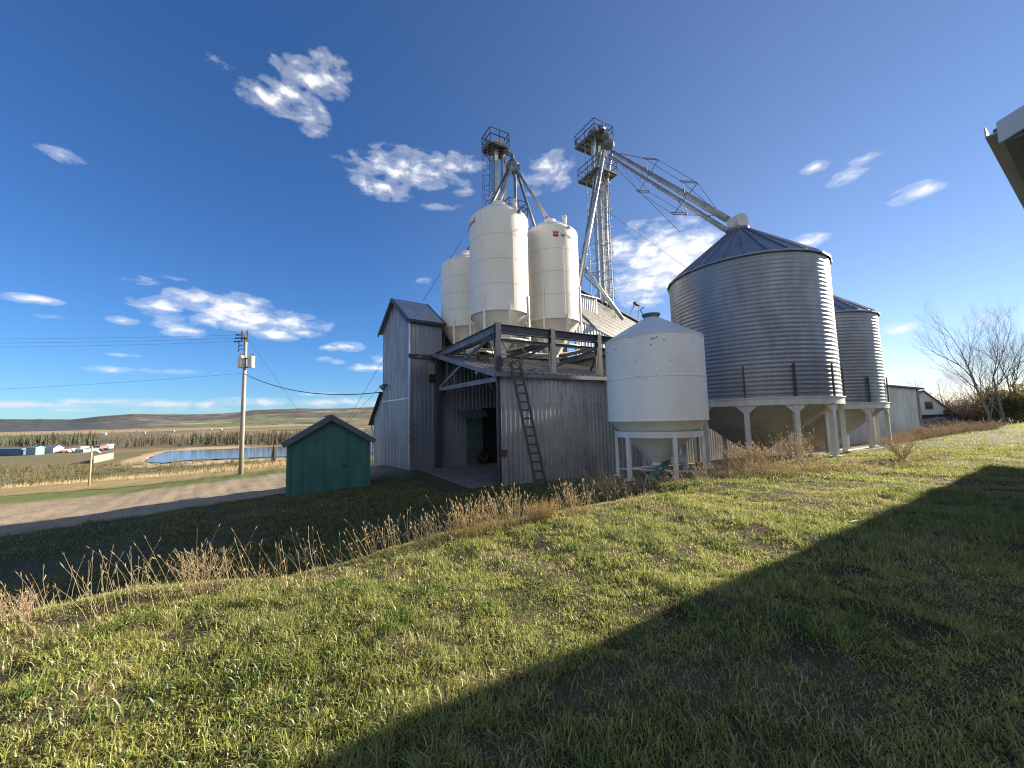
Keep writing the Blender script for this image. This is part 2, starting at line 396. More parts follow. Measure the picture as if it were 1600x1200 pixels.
# hills
SKY_ = [(-500, 660), (-250, 657), (0, 656.5), (60, 656), (112, 655.5), (141, 652.8), (169, 649), (206, 646.8), (300, 647.5), (347, 647.2), (375, 644), (397, 640.6), (469, 638.8), (581, 637.5), (700, 636), (900, 634), (1100, 634), (1400, 634), (1600, 630), (1900, 628)]
def hills():
    px = np.linspace(-500, 1900, 700); py = np.interp(px, [s[0] for s in SKY_], [s[1] for s in SKY_])
    v = []; nr = 60
    dirs = [D(a, b) for a, b in zip(px, py)]
    X = np.array([d.x for d in dirs]); Yd = np.array([d.y for d in dirs]); Zd = np.array([d.z for d in dirs])
    h = np.hypot(X, Yd); ux = X / h; uy = Yd / h; el = Zd / h
    q = np.linspace(0, 1, nr)
    Rn = 2600 + 4400 * q
    wob = fbm(px * 1.0, px * 0 + 5, 45, 3) - .5
    zt = 1.6 + el * 7000 + wob * 22
    vs = []
    for k in range(nr):
        r = Rn[k]; f_ = ss(q[k:k + 1], .05, 1)[0]
        nz = (fbm(ux * r, uy * r, 900, 8) - .5) * 90 * math.sin(math.pi * q[k]) + (fbm(ux * r, uy * r, 160, 18) - .5) * 16 * math.sin(math.pi * min(q[k] * 1.02, 1))
        zz = -18 + (zt + 18) * f_ + nz * f_
        vs.append(np.stack([ux * r, uy * r, zz], -1))
    for k in range(6):
        r = 7000 + 500 * (k + 1); vs.append(np.stack([ux * r, uy * r, zt - 25 * (k + 1) ** 1.5], -1))
    v = np.concatenate(vs); na = len(px); nn = len(vs)
    i = np.arange(nn - 1)[:, None]; j = np.arange(na - 1)[None, :]
    f = np.stack([i * na + j, i * na + j + 1, (i + 1) * na + j + 1, (i + 1) * na + j], -1).reshape(-1, 4)
    me = fast_mesh('hills', v, f)
    x, y, z = v.T; r = np.hypot(x, y); q = (r - 2600) / 4400
    fx = vnoise(x * .7 + y * .7, (y * .7 - x * .7) * 1.6, 420, 50); fy = vnoise(x, y, 170, 60); wd = fbm(x, y, 500, 70)
    def C(*c): return np.array(c)[None, :]
    col = np.where((fx < .3)[:, None], C(.13, .16, .08), np.where((fx < .55)[:, None], C(.20, .18, .12), np.where((fx < .8)[:, None], C(.15, .15, .09), C(.33, .26, .17))))
    woods = C(.10, .093, .088) * (.8 + .4 * fy[:, None])
    left = ss(-x / np.maximum(y, 1), .95, 1.15)
    k = np.clip(ss(wd, .5, .56) + ss(q, .62, .75) * .8 + left * ss(q, .1, .2) * (1 - ss(q, .75, .9)), 0, 1)[:, None]
    dk = C(.048, .064, .080); woods = woods * (1 - left[:, None] * .7) + dk * left[:, None] * .7
    col = col * (1 - k) + woods * k
    hd = np.abs(vnoise(x * .8 - y * .6, x * .6 + y * .8, 330, 90) - .5); hd2 = np.abs(vnoise(y, x, 260, 95) - .5)
    kk = np.maximum(1 - ss(hd, .0, .035), 1 - ss(hd2, .0, .03))[:, None] * .7; col = col * (1 - kk) + C(.08, .08, .07) * kk
    set_attr(me, 'Col', col)
    me.materials.append(vcol_mat('hill cover', 1, .012, .6, 0, detail=9))
    o = bpy.data.objects.new('hills', me); COL.objects.link(o); tag(o, kind='structure')
hills()
V3 = Vector
UP_ = V3((0, 0, 1))
# ================================================================== tall elevator house
T0 = P(640, 742, 20.25); TU = V3((math.cos(R(37)), math.sin(R(37)), 0)); TV = V3((-TU.y, TU.x, 0))
def TW(a, b, z=0): return V3((T0.x, T0.y, 0)) + TU * a + TV * b + UP_ * z
def elevator_house():
    t = thing('elevator_house', TW(.9, 2.1, -1.3), 'tall narrow grey steel clad building with steep gable and lean-to at its left side', 'building')
    zb, ze, zr, W, A = -1.3, 7.1, 8.62, 4.3, 1.9
    wall = MB()
    gab = lambda s: ze + (zr - ze) * (1 - abs(s - W / 2) / (W / 2))
    corr(wall, TW(0, W), TW(0, 0), zb, gab, .24, .03, .03)
    corr(wall, TW(0, 0), TW(A, 0), zb, ze, .24, .03, .03)
    corr(wall, TW(A, 0), TW(A, W), zb, gab, .24, .03, .03)
    corr(wall, TW(A, W), TW(0, W), zb, ze, .24, .03, .03)
    wall.build('wall', MAT['wall_blue'], t)
    b = MB(); b.beam(TW(-.012, W, 2.75), TW(-.012, 0, 2.75), .03, .07); b.beam(TW(-.02, -.02, zb), TW(-.02, -.02, ze), .07, .07)
    b.build('panel_seam', MAT['wall_steel'], t)
    rf = MB()
    ribsheet(rf, TW(-.25, -.22, ze - .13), TW(A + .1, -.22, ze - .13), TW(A + .1, W / 2, zr + .06), TW(-.25, W / 2, zr + .06), .3, .03, .04)
    ribsheet(rf, TW(A + .1, W + .22, ze - .13), TW(-.25, W + .22, ze - .13), TW(-.25, W / 2, zr + .06), TW(A + .1, W / 2, zr + .06), .3, .03, .04)
    roof = rf.build('roof', MAT['roof_steel'], t)
    tr = MB()
    for s in (-1, 1):
        tr.beam(TW(-.24, W / 2 + s * (W / 2 + .24), ze - .22), TW(-.24, W / 2, zr - .02), .05, .2)
        tr.beam(TW(A + .1, W / 2 + s * (W / 2 + .24), ze - .22), TW(A + .1, W / 2, zr - .02), .05, .2)
    tr.beam(TW(-.25, -.24, ze - .22), TW(A + .1, -.24, ze - .22), .05, .16)
    tr.build('roof_trim', MAT['trim'], roof)
    # lean-to
    lw = MB(); W2 = 6.06; e2 = 1.75; e1 = 3.25
    corr(lw, TW(.02, W2), TW(.02, W), zb, lambda s: e2 + (e1 - e2) * s / (W2 - W), .24, .018, .03)
    corr(lw, TW(A, W2), TW(.02, W2), zb, e2, .24, .018, .03)
    lw.build('lean_to_wall', MAT['wall_blue'], t)
    lr = MB(); sheet(lr, TW(-.2, W2 + .45, e2 - .35), TW(-.2, W + .0, e1 + .12), TW(A, W, e1 + .12), TW(A, W2 + .45, e2 - .35), .09)
    lr.build('lean_to_roof', MAT['trim'], t)
    g = MB(); g.tube([TW(-.05, W2 + .3, e2 - .4), TW(-.05, W2 + .05, e2 - .8), TW(-.05, W2 + .05, zb)], .04, 6)
    g.build('downpipe', MAT['galv'], t)
    k = MB()
    for bb in np.arange(.3, 6, .9):
        for zz in (-1.42, -1.6, -1.78): k.beam(TW(.1 + RNG.random() * .1, bb, zz), TW(.9, bb, zz), .35, .15)
    k.beam(TW(.12, 0, -1.36), TW(.12, W2, -1.36), .2, .12)
    k.build('timber_footing', MAT['wood_dark'], t)
    # lamp on gable wall
    l = MB(); c = TW(-.02, 3.45, 3.72)
    l.tube([c + TU * .02, c - TU * .12], .05, 8); l.tube([c - TU * .1 + UP_ * .0, c - TU * .34 - UP_ * .2], [.08, .2], 10)
    l.build('lamp', MAT['galv_dark'], t)
    h = MB(); h.box(TW(1.05, -.03, 4.05), TU * .5, -TV * .12, UP_ * .62)
    hv = h.build('hatch', M('tan hatch', (.30, .26, .22), (.24, .21, .18), 3, .6), t)
    h = MB(); h.box(TW(1.08, -.03, 3.62), TU * .44, -TV * .07, UP_ * .4); h.build('opening_shade', MAT['black'], hv)  # black block stands in for the unlit hollow below the hatch
    h = MB(); h.beam(TW(-.08, -.06, 5.0), TW(1.9, -.06, 5.0), .07, .22); h.build('belt_board', MAT['trim'], t)
    return t
elevator_house()
# ================================================================== drive-through shed
def zroof(b): return 3.36 + (5.22 - 3.36) * (b + .35) / 7.35
def drive_shed():
    t = thing('drive_shed', BW(4.5, 3.5, -1.0), 'long low drive-through shed of ribbed grey steel with dark open end', 'shed')
    zb = -1.35; L = 21
    w = MB(); corr(w, BW(0, 0), BW(L, 0), zb, 3.36, .215, .042, .03)
    w.build('wall', MAT['wall_steel'], t, 'ribbed front wall with ladder')
    w = MB(); corr(w, BW(0, 7), BW(2.6, 7), zb, 5.1, .24, .02, .03); corr(w, BW(3.7, 7), BW(L, 7), zb, 5.1, .24, .02, .03); corr(w, BW(2.6, 7), BW(3.7, 7), 2.2, 5.1, .24, .02, .03)
    w.build('back_wall', MAT['wall_blue'], t)
    w = MB(); corr(w, BW(L, 0), BW(L, 7), zb, lambda s: 3.3 + 1.8 * s / 7, .24, .02, .03); w.build('end_wall', MAT['wall_steel'], t)
    w = MB()                                      # low rear block under the third silo
    corr(w, BW(L, 7.1), BW(L, 11), zb, 5.15, .24, .02, .03); corr(w, BW(L, 11), BW(.25, 11), zb, 5.15, .24, .02, .03); corr(w, BW(.25, 11), BW(.25, 7.1), zb, 5.15, .24, .02, .03)
    sheet(w, BW(.15, 7.1, 5.24), BW(L + .1, 7.1, 5.24), BW(L + .1, 11.1, 5.2), BW(.15, 11.1, 5.2), .06)
    w.build('rear_block', MAT['wall_blue'], t)
    w = MB()                                      # taller dark rear wall behind the silo row
    corr(w, BW(3.35, 7.2), BW(9.2, 7.2), 5.1, 7.0, .24, .02, .03); corr(w, BW(.3, 9.0), BW(3.35, 9.0), 5.1, 7.0, .24, .02, .03); corr(w, BW(3.35, 9.0), BW(3.35, 7.2), 5.1, 7.0, .24, .02, .03)
    corr(w, BW(9.2, 7.2), BW(9.2, 11), 5.1, 7.0, .24, .02, .03); corr(w, BW(9.2, 11), BW(.3, 11), 5.1, 7.0, .24, .02, .03); corr(w, BW(.3, 11), BW(.3, 9.0), 5.1, 7.0, .24, .02, .03)
    sheet(w, BW(3.3, 7.15, 7.08), BW(9.25, 7.15, 7.08), BW(9.25, 11.05, 7.08), BW(3.3, 11.05, 7.08), .07); sheet(w, BW(.25, 8.95, 7.08), BW(3.3, 8.95, 7.08), BW(3.3, 11.05, 7.08), BW(.25, 11.05, 7.08), .07)
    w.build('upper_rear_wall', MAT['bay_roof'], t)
    r = MB(); ribsheet(r, BW(-.28, -.35, zroof(-.35)), BW(L + .2, -.35, zroof(-.35)), BW(L + .2, 7, zroof(7)), BW(-.28, 7, zroof(7)), .3, .025, .035)
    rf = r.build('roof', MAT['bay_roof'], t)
    tr = MB(); tr.beam(BW(-.3, -.38, zroof(-.35) - .1), BW(L + .2, -.38, zroof(-.35) - .1), .05, .16)
    tr.beam(BW(-.3, -.36, zroof(-.35) - .1), BW(-.3, 7, zroof(7) - .1), .06, .2)
    tr.build('roof_trim', MAT['frame_grey'], rf)
    f = MB()
    for a in np.arange(.4, L, 1.2):
        f.beam(BW(a, 0.05, zroof(0) - .14), BW(a, 6.95, zroof(7) - .14), .05, .18)
    f.build('rafters', MAT['wood_dark'], rf)
    p = MB(); p.box(BW(-.03, -.03, zb), UV_ * .16, VV_ * .16, UP_ * 4.55); p.build('post', MAT['trim'], t)
    p = MB(); p.box(BW(-.2, 6.7, zb), UV_ * .32, VV_ * .28, UP_ * 6.5); p.build('post', MAT['trim'], t)
    h = MB(); h.beam(BW(0, 0, 3.12), BW(0, 6.9, 3.22), .16, .2); h.build('header_beam', MAT['frame_grey'], t)
    h = MB(); h.beam(BW(0, 6.8, 3.3), BW(0, 3.6, zroof(3.6) - .2), .1, .14); h.build('brace', MAT['frame_grey'], t)
    for b in (4.6, 5.6):
        h = MB(); h.beam(BW(0, b, 3.3), BW(0, b, zroof(b) - .15), .05, .05); h.build('hanger', MAT['frame_grey'], t)
    # things fixed in the bay
    d = MB(); d.box(BW(1.62, 6.96, -1.0), UV_ * 1.0, -VV_ * .06, UP_ * 2.55); dr = d.build('door', M('faded green door', (.07, .12, .11), (.05, .085, .085), 2, .6, stain=(.16, .17, .16), st_stretch=(1, 1, .5)), t)
    d = MB(); d.tube([BW(2.5, 6.88, .1), BW(2.5, 6.8, .1), BW(2.5, 6.8, .22)], .02, 6); d.build('handle', MAT['galv'], dr)
    a_ = MB(); ribsheet(a_, BW(1.05, 6.3, 1.72), BW(2.75, 6.3, 1.72), BW(2.75, 6.97, 2.1), BW(1.05, 6.97, 2.1), .2, .03, .035); a_.beam(BW(1.05, 6.3, 1.68), BW(2.75, 6.3, 1.68), .04, .06)
    a_.build('awning', MAT['galv_dark'], t)
    c = MB(); c.hexa([BW(1.2, 3.6, 3.9), BW(1.65, 3.6, 3.9), BW(1.65, 4.0, 3.9), BW(1.2, 4.0, 3.9)][::1], [BW(1.0, 3.8, 4.7), BW(1.5, 3.8, 4.7), BW(1.5, 4.2, 4.7), BW(1.0, 4.2, 4.7)])
    c.hexa([BW(1.5, 3.2, 3.0), BW(1.95, 3.2, 3.0), BW(1.95, 3.6, 3.0), BW(1.5, 3.6, 3.0)], [BW(1.22, 3.6, 3.9), BW(1.63, 3.6, 3.9), BW(1.63, 3.98, 3.9), BW(1.22, 3.98, 3.9)])
    c.tube([BW(1.75, 3.4, 3.0), BW(1.75, 3.4, 1.9)], .03, 6)
    c.build('chute', M('rusty brown chute', (.16, .10, .07), (.11, .075, .06), 4, .7), t)
    l = MB(); q = BW(.25, 2.6, 3.75); l.tube([q + UP_ * .25, q], .04, 8); l.tube([q, q - UP_ * .14 + UV_ * .16], [.07, .15], 10); l.build('lamp', MAT['galv'], t)
    l = MB(); l.box(BW(.08, -.1, .1), UV_ * .22, VV_ * .08, UP_ * .26); l.build('switch_box', MAT['rust'], t)
    dk = MB(); dk.box(BW(2.58, 7.1, -1.1), UV_ * 1.14, VV_ * 1.8, UP_ * 3.4); dk.build('doorway_shade', MAT['black'], t)  # black block fills the doorway in place of its inner shade
    return t
drive_shed()
s = MB(); s.box(BW(-1.1, .35, -1.3), UV_ * 12, VV_ * 6.6, UP_ * .33)
tag(s.build('concrete_slab', MAT['concrete']), kind='structure')
mb = MB(); c0 = BW(2.35, 6.45, -.94); prof = []
for k in range(25):
    q = 2 * math.pi * k / 24; prof.append((.28 + .11 * math.cos(q), .11 * math.sin(q) + .11))
mb.lathe(prof, c0, 24); mb.v = [tuple(c0 + (UV_ * (p[0] - c0.x) + UP_ * (p[1] - c0.y + .4) - VV_ * (p[2] - c0.z - .1))) for p in mb.v]
mb.top('old_tyre', MAT['black'], c0, 'dark old tyre leaning beside the green door in the drive-through', 'tyre')
# ================================================================== steel platform
ZP = 5.32
def steel_platform():
    t = thing('steel_platform', BW(4, 3.5, 3.4), 'dark blue steel beam platform on posts carrying the tall white silos', 'platform')
    fr = MAT['frame']; H = .36
    m = MB(); m.ibeam(BW(.1, 2.35, ZP - .09), BW(8.1, 2.35, ZP - .09), .12, .16); m.build('beam', fr, t)
    for b, mt, a1 in ((0, fr, 8.2), (7.05, fr, 8.2), (8.7, fr, 8.2)):
        m = MB(); m.ibeam(BW(.0 if b else -.05, b, ZP - H / 2), BW(a1, b, ZP - H / 2), .2, H); m.build('beam', mt, t)
    for a in (0, .72, 3.72, 4.12, 7.12, 8.2):
        full = a in (0, 8.2); hh_ = H - .01 if full else .17; m = MB(); m.ibeam(BW(a, .11 if full else 2.4, ZP - hh_ / 2 - .009), BW(a, 8.8, ZP - hh_ / 2 - .009), .2 if full else .14, hh_); m.build('beam', MAT['frame_grey'] if a == 0 else fr, t)
    for a in (0, 2.65, 5.3, 8.2):
        m = MB(); z0 = zroof(0) - .06
        p0 = BW(a, -.02, z0); p1 = BW(a, -.02, ZP + .04)
        m.beam(p0, p1, .03, .2); m.beam(p0 + VV_ * .1, p1 + VV_ * .1, .22, .03, VV_); m.beam(p0 - VV_ * .1, p1 - VV_ * .1, .22, .03, VV_)
        m.build('post', fr, t)
    m = MB(); m.beam(BW(0, .15, ZP - .35), BW(0, 3.3, zroof(3.3) + .08), .09, .12); m.build('brace', fr, t)
    m = MB(); m.beam(BW(0, 3.3, ZP - .3), BW(0, 3.3, zroof(3.3) + .03), .07, .07); m.build('strut', fr, t)
    for a, s in ((2.65, -1.1), (2.65, 1.2), (5.3, -1.3), (5.3, 1.2)):
        m = MB(); m.beam(BW(a + s * .06, .05, 4.7), BW(a + s, 1.9, zroof(1.9) + .03), .07, .09); m.build('brace', fr, t)
    m = MB()
    for a in (.35, 1.25): m.tube([BW(a + .0, .15, ZP - .3), BW(a + 1.1, .15, ZP - .3)], .03, 6)
    m.build('pipe', MAT['leg_white'], t)
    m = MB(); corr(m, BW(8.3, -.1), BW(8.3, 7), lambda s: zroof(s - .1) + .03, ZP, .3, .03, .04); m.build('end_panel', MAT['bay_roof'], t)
    m = MB(); m.cbox(BW(.32, .45, 3.85), UV_ * .26, VV_ * .2, UP_ * .3); m.build('control_box', MAT['rust'], t)
    m = MB()
    pts = [BW(1.1 + .9 * q, 1.6 - 1.3 * q, 5.0 - 1.35 * q - .55 * math.sin(math.pi * q)) for q in np.linspace(0, 1, 12)]; m.tube(pts, .02, 5)
    pts = [BW(1.9 + 1.3 * q, 1.4, 4.9 - .6 * math.sin(math.pi * q)) for q in np.linspace(0, 1, 12)]; m.tube(pts, .015, 5)
    m.build('hose', MAT['black'], t)
    return t
steel_platform()
# ================================================================== white silos
def wrap_text(body, size, c, Rr, z, ang0, mat, name, parent):
    cu = bpy.data.curves.new('lettering', 'FONT'); cu.body = body; cu.size = size; cu.resolution_u = 3
    ob = bpy.data.objects.new('lettering', cu); COL.objects.link(ob)
    bpy.context.view_layer.update()
    me = bpy.data.meshes.new_from_object(ob.evaluated_get(bpy.context.evaluated_depsgraph_get()))
    bpy.data.objects.remove(ob)
    o_ = wloc(parent)
    for v in me.vertices:
        a = ang0 + v.co.x / Rr; r_ = Rr + .006
        v.co = V3((c.x + r_ * math.cos(a), c.y + r_ * math.sin(a), z + v.co.y)) - o_
    me.materials.clear(); me.materials.append(mat)
    o = bpy.data.objects.new(name, me); COL.objects.link(o); o.parent = parent; return o
def camang(c): return math.atan2(-c.y, -c.x)
def silo(c, zs, zsh, ztop, label, legtop, legph, text=None, Rr=1.5):
    c = V3((c.x, c.y, 0))
    t = thing('hopper_silo', V3((c.x, c.y, ZP)), label, 'silo', 'tall white hopper silos on the steel platform')
    body = MB(); prof = [(Rr + .015, zs - .05), (Rr + .015, zs), (Rr, zs + .02)]
    hh = np.linspace(zs + .03, zsh - .12, 5)
    prof += [(Rr, q) for q in hh[1:-1]]
    prof += [(Rr, zsh - .14), (Rr - .02, zsh - .04), (Rr - .08, zsh + .05), (Rr - .18, zsh + .12)]
    body.lathe(prof, c, 72); body.build('body', MAT['white_paint'], t)
    for q in hh[1:-1]:
        sm_ = MB(); sm_.lathe([(Rr + .001, q - .014), (Rr + .005, q - .010), (Rr + .005, q + .010), (Rr + .001, q + .014)], c, 72, smooth=False); sm_.build('weld_seam', MAT['white_seam'], t)
    rf = MB(); rf.lathe([(Rr - .18, zsh + .12), (Rr * .6, zsh + .12 + (ztop - zsh) * .42), (.34, ztop - .06), (.30, ztop - .02)], c, 72)
    ro = rf.build('roof', MAT['white_paint'], t)
    cp = MB(); cp.lathe([(.34, ztop - .1), (.34, ztop + .06), (.36, ztop + .06), (.36, ztop + .11), (.0, ztop + .13)], c, 28); cp.build('lid', MAT['white_paint'], ro)
    ca = camang(c)
    v = MB(); q = c + V3((math.cos(ca + .75), math.sin(ca + .75), 0)) * (Rr * .78); zq = zsh + .12 + (ztop - zsh) * .22
    v.tube([q + UP_ * (zq - .1), q + UP_ * (zq + .28)], .1, 10); v.tube([q + UP_ * (zq + .28), q + UP_ * (zq + .42)], [.14, .1], 10); v.build('vent', MAT['white_paint'], ro)
    v = MB(); q = c + V3((math.cos(ca + .72), math.sin(ca + .72), 0)) * (Rr + .02)
    a = V3((-math.sin(ca + .72), math.cos(ca + .72), 0)); n = V3((math.cos(ca + .72), math.sin(ca + .72), 0))
    v.quad(*[q + UP_ * (zsh - .12 + dz) + a * dx for dx, dz in ((0, -.11), (.17, 0), (0, .11), (-.17, 0))]); v.build('warning_decal', MAT['paper'], t)
    co_ = MB(); co_.lathe([(Rr - .02, zs + .005), (Rr - .06, zs - .03), (.24, 5.02), (.24, 4.92)], c, 64); hop = co_.build('hopper', MAT['white_paint'], t)
    sg = MB(); sg.cbox(c + UP_ * 4.88, UV_ * .62, VV_ * .5, UP_ * .07); sg.cbox(c + UP_ * 4.76, UV_ * .4, VV_ * .4, UP_ * .18); sg.tube([c + UP_ * 4.88 - UV_ * .3, c + UP_ * 4.88 - UV_ * .75], .025, 6)
    sg.build('slide_gate', MAT['leg_white'], hop)
    for k in range(8):
        a = ca + legph + k * math.pi / 4; d = V3((math.cos(a), math.sin(a), 0)); p = c + d * (Rr + .045)
        l = MB(); l.beam(p + UP_ * (ZP + .02), p + UP_ * (legtop if k % 2 else zs + .25), .085, .085, d); l.build('leg', MAT['white_paint'], t)
    rg = MB(); ring = [c + V3((math.cos(q), math.sin(q), 0)) * (Rr + .0) + UP_ * (ZP + .07) for q in np.linspace(0, 2 * math.pi, 33)]
    rg.tube(ring, .05, 6, cap=False); rg.build('base_ring', MAT['white_paint'], t)
    la = MB(); a = ca + .42; d = V3((math.cos(a), math.sin(a), 0)); s_ = V3((-d.y, d.x, 0))
    p = c + d * (Rr + .05)
    la.beam(p + UP_ * (zs), p + UP_ * (zsh - 1.2), .035, .035, d); la.build('sight_rail', MAT['white_paint'], t)
    if text == 'dark':
        wrap_text('wheatland', .42, c, Rr, zsh - .55, ca - 1.93, MAT['paper'], 'lettering', t)
    if text == 'red':
        e = MB(); a0 = ca + .10
        def pt(x, z): q = a0 + x / Rr; return V3((c.x + (Rr + .006) * math.cos(q), c.y + (Rr + .006) * math.sin(q), z + zsh - .75))
        e.quad(pt(0, 0), pt(.1, 0), pt(.2, 0), pt(.3, 0), pt(.3, .17), pt(.2, .17), pt(.1, .17), pt(0, .17))
        for x in (0, .16): e.quad(pt(x, .2), pt(x + .07, .2), pt(x + .14, .2), pt(x + .14, .34), pt(x + .07, .27), pt(x, .34))
        e.build('emblem', MAT['red'], t)
        wrap_text('wheatland', .42, c, Rr, zsh - .75, ca + .36, MAT['paper'], 'lettering', t)
    return c
SA = P(782, 490, 19.7); SB = P(863.5, 490, 21.5); SC = P(730.5, 490, 22.7)
silo(SA, 6.85, 12.02, 12.95, 'tallest looking white silo in front of the other two, dark lettering at left', 7.7, .28, 'dark', 1.58)
silo(SB, 6.85, 12.02, 12.85, 'white silo on the right of the platform with red emblem under its shoulder', 8.8, .5, 'red', 1.56)
silo(SC, 6.85, 10.75, 11.6, 'shorter white silo without lettering, half hidden at the left of the platform', 7.2, .3, None, 1.58)
# ================================================================== bucket elevators
def platform(t, near, ru, rv, gap=None, rail_h=1.07):
    """plated floor with handrail; near is the floor corner"""
    f = MB(); f.box(near - UP_ * .05, UV_ * ru, VV_ * rv, UP_ * .05)
    for k in np.linspace(.1, rv - .1, 5): f.beam(near + VV_ * k - UP_ * .1, near + VV_ * k + UV_ * ru - UP_ * .1, .05, .1)
    for (p, q) in ((near, near + UV_ * ru), (near, near + VV_ * rv), (near + VV_ * rv, near + UV_ * ru + VV_ * rv), (near + UV_ * ru, near + UV_ * ru + VV_ * rv)):
        f.beam(p - UP_ * .03, q - UP_ * .03, .05, .18)
    fo = f.build('platform', MAT['galv_dark'], t)
    r = MB(); cs = [near, near + UV_ * ru, near + UV_ * ru + VV_ * rv, near + VV_ * rv]
    for k in range(4):
        p, q = cs[k], cs[(k + 1) % 4]
        for h in (rail_h, rail_h * .55):
            if gap == k:
                r.beam(p + UP_ * h, p.lerp(q, .45) + UP_ * h, .05); r.beam(p.lerp(q, .62) + UP_ * h, q + UP_ * h, .05)
            else: r.beam(p + UP_ * h, q + UP_ * h, .05)
        r.beam(p, p + UP_ * rail_h, .05)
        for j in ((.45, .62) if gap == k else (.5,)): r.beam(p.lerp(q, j), p.lerp(q, j) + UP_ * rail_h, .045)
    r.build('railing', MAT['rail'], fo)
    return fo
def cage_ladder(t, base, top, d, s):
    l = MB()
    for k in (-.2, .2): l.beam(base + s * k, top + s * k, .04)
    z = base.z
    while z < top.z:
        q = V3((base.x, base.y, z)); l.beam(q - s * .2, q + s * .2, .025); z += .3
    z = base.z + 1; 
    while z < top.z:
        q = V3((base.x, base.y, z)); l.tube([q + s * (.36 * math.cos(a)) + d * (.68 * math.sin(a) * 1.0) for a in np.linspace(0, math.pi, 9)], .018, 4); z += .75
    for a in (.6, math.pi / 2, math.pi - .6):
        o = s * (.36 * math.cos(a)) + d * (.68 * math.sin(a)); l.beam(base + UP_ + o, top + o, .02)
    l.build('caged_ladder', MAT['galv_dark'], t)
def head(t, c, ax, sc=1.):
    """rounded elevator head: hood across axis ax"""
    o = V3((-ax.y, ax.x, 0)); n = 14; m = MB(); i0 = 0
    w = .26 * sc; rr = .55 * sc
    pr = [(-rr, 0)] + [(-rr * math.cos(a), .35 * sc + rr * math.sin(a)) for a in np.linspace(0, math.pi, n)] + [(rr, 0)]
    for sgn in (-1, 1): m.quad(*[c + o * (sgn * w) + ax * x + UP_ * z for x, z in (pr if sgn > 0 else pr[::-1])])
    for k in range(len(pr) - 1):
        (x0, z0), (x1, z1) = pr[k], pr[k + 1]
        m.quad(c - o * w + ax * x0 + UP_ * z0, c + o * w + ax * x0 + UP_ * z0, c + o * w + ax * x1 + UP_ * z1, c - o * w + ax * x1 + UP_ * z1)
    h = m.build('head', MAT['galv'], t)
    g = MB(); g.tube([c + o * (w + .02) + UP_ * .4 * sc, c + o * (w + .14) + UP_ * .4 * sc], .28 * sc, 16); g.build('drive_pulley', MAT['galv_dark'], h)
    g = MB(); q = c - ax * (rr + .45 * sc) + o * .3 + UP_ * .25; g.tube([q - o * .3, q + o * .3], .17, 12); g.cbox(q - UP_ * .18, ax * .4, o * .5, UP_ * .08); g.tube([q + o * .3, q + o * .38], .13, 12); g.build('motor', MAT['galv_dark'], h)
def left_leg():
    near = P(766, 219, 26); ru, rv = 1.57, 1.35
    tc = near + UV_ * 1.05 + VV_ * .6; z1 = near.z
    t = thing('bucket_elevator', V3((tc.x, tc.y, -1)), 'narrow grain leg tower with one small top platform behind the white silos', 'elevator', 'grain elevator legs')
    for s in (-.34, .34):
        m = MB(); m.cbox(V3((tc.x, tc.y, (z1 - 1) / 2)) + UV_ * s, UV_ * .30, VV_ * .36, UP_ * (z1 + 1 - .1))
        for z in np.arange(0, z1, 2.4): m.cbox(V3((tc.x, tc.y, z)) + UV_ * s, UV_ * .36, VV_ * .42, UP_ * .06)
        m.build('trunk', MAT['galv'], t)
    fo = platform(t, near, ru, rv)
    k = MB(); k.beam(near + VV_ * 1.3 + UV_ * .1 - UP_ * .1, tc - UV_ * .3 - UP_ * 1.5, .06); k.beam(near + UV_ * .1 - UP_ * .1, tc - UV_ * .3 - UP_ * 1.6, .06); k.beam(near + UV_ * 1.5 - UP_ * .1, tc + UV_ * .3 - UP_ * 1.4, .06); k.build('bracket', MAT['rail'], fo)
    head(t, V3((tc.x, tc.y, z1)) - UV_ * .0, UV_, .9)
    cage_ladder(t, V3((tc.x, tc.y, 6)) - UV_ * .75, V3((tc.x, tc.y, z1 - .1)) - UV_ * .75, -UV_, VV_)
    lf = platform(t, V3((tc.x, tc.y, 16.5)) + UV_ * .35 - VV_ * .7, 1.55, 1.3)
    dist = P(801, 258, 25.2)
    d = MB(); d.lathe([(.10, .75), (.14, .45), (.5, -.05), (.5, -.3), (.42, -.42), (0, -.44)], dist, 20)
    d.tube([tc + UV_ * .3 + UP_ * (.05), dist + UP_ * .7], [.2, .12], 10); dd = d.build('distributor', MAT['galv_dark'], t)
    zt = V3((0, 0, 1))
    ends = [(V3((SA.x, SA.y, 13.0)), .11), (V3((SA.x - .1, SA.y + .5, 12.95)), .085), (V3((SB.x, SB.y, 12.9)), .10), (V3((SB.x - .5, SB.y + 1.2, 12.2)), .085), (V3((SC.x, SC.y, 11.6)), .10), (V3((dist.x + .15, dist.y - .35, 10)), .10), (V3((dist.x + .7, dist.y + 2.2, 8)), .08)]
    for k, (e, r_) in enumerate(ends):
        h = V3((e.x - dist.x, e.y - dist.y, 0)); h = h.normalized() if h.length > .01 else UV_
        m = MB(); s = dist + h * .32 - UP_ * .35; m.tube([s, e], r_, 10)
        dirv = (e - s).normalized(); m.tube([s, s + dirv * .25], r_ + .035, 10); m.tube([e - dirv * .5, e - dirv * .35], r_ + .03, 10)
        m.build('spout', MAT['galv'] if k in (0, 2, 5) else MAT['galv_dark'], t)
    return t
left_leg()
BIN1 = P(1172, 600, 16.5); BIN1 = V3((BIN1.x, BIN1.y, 0))
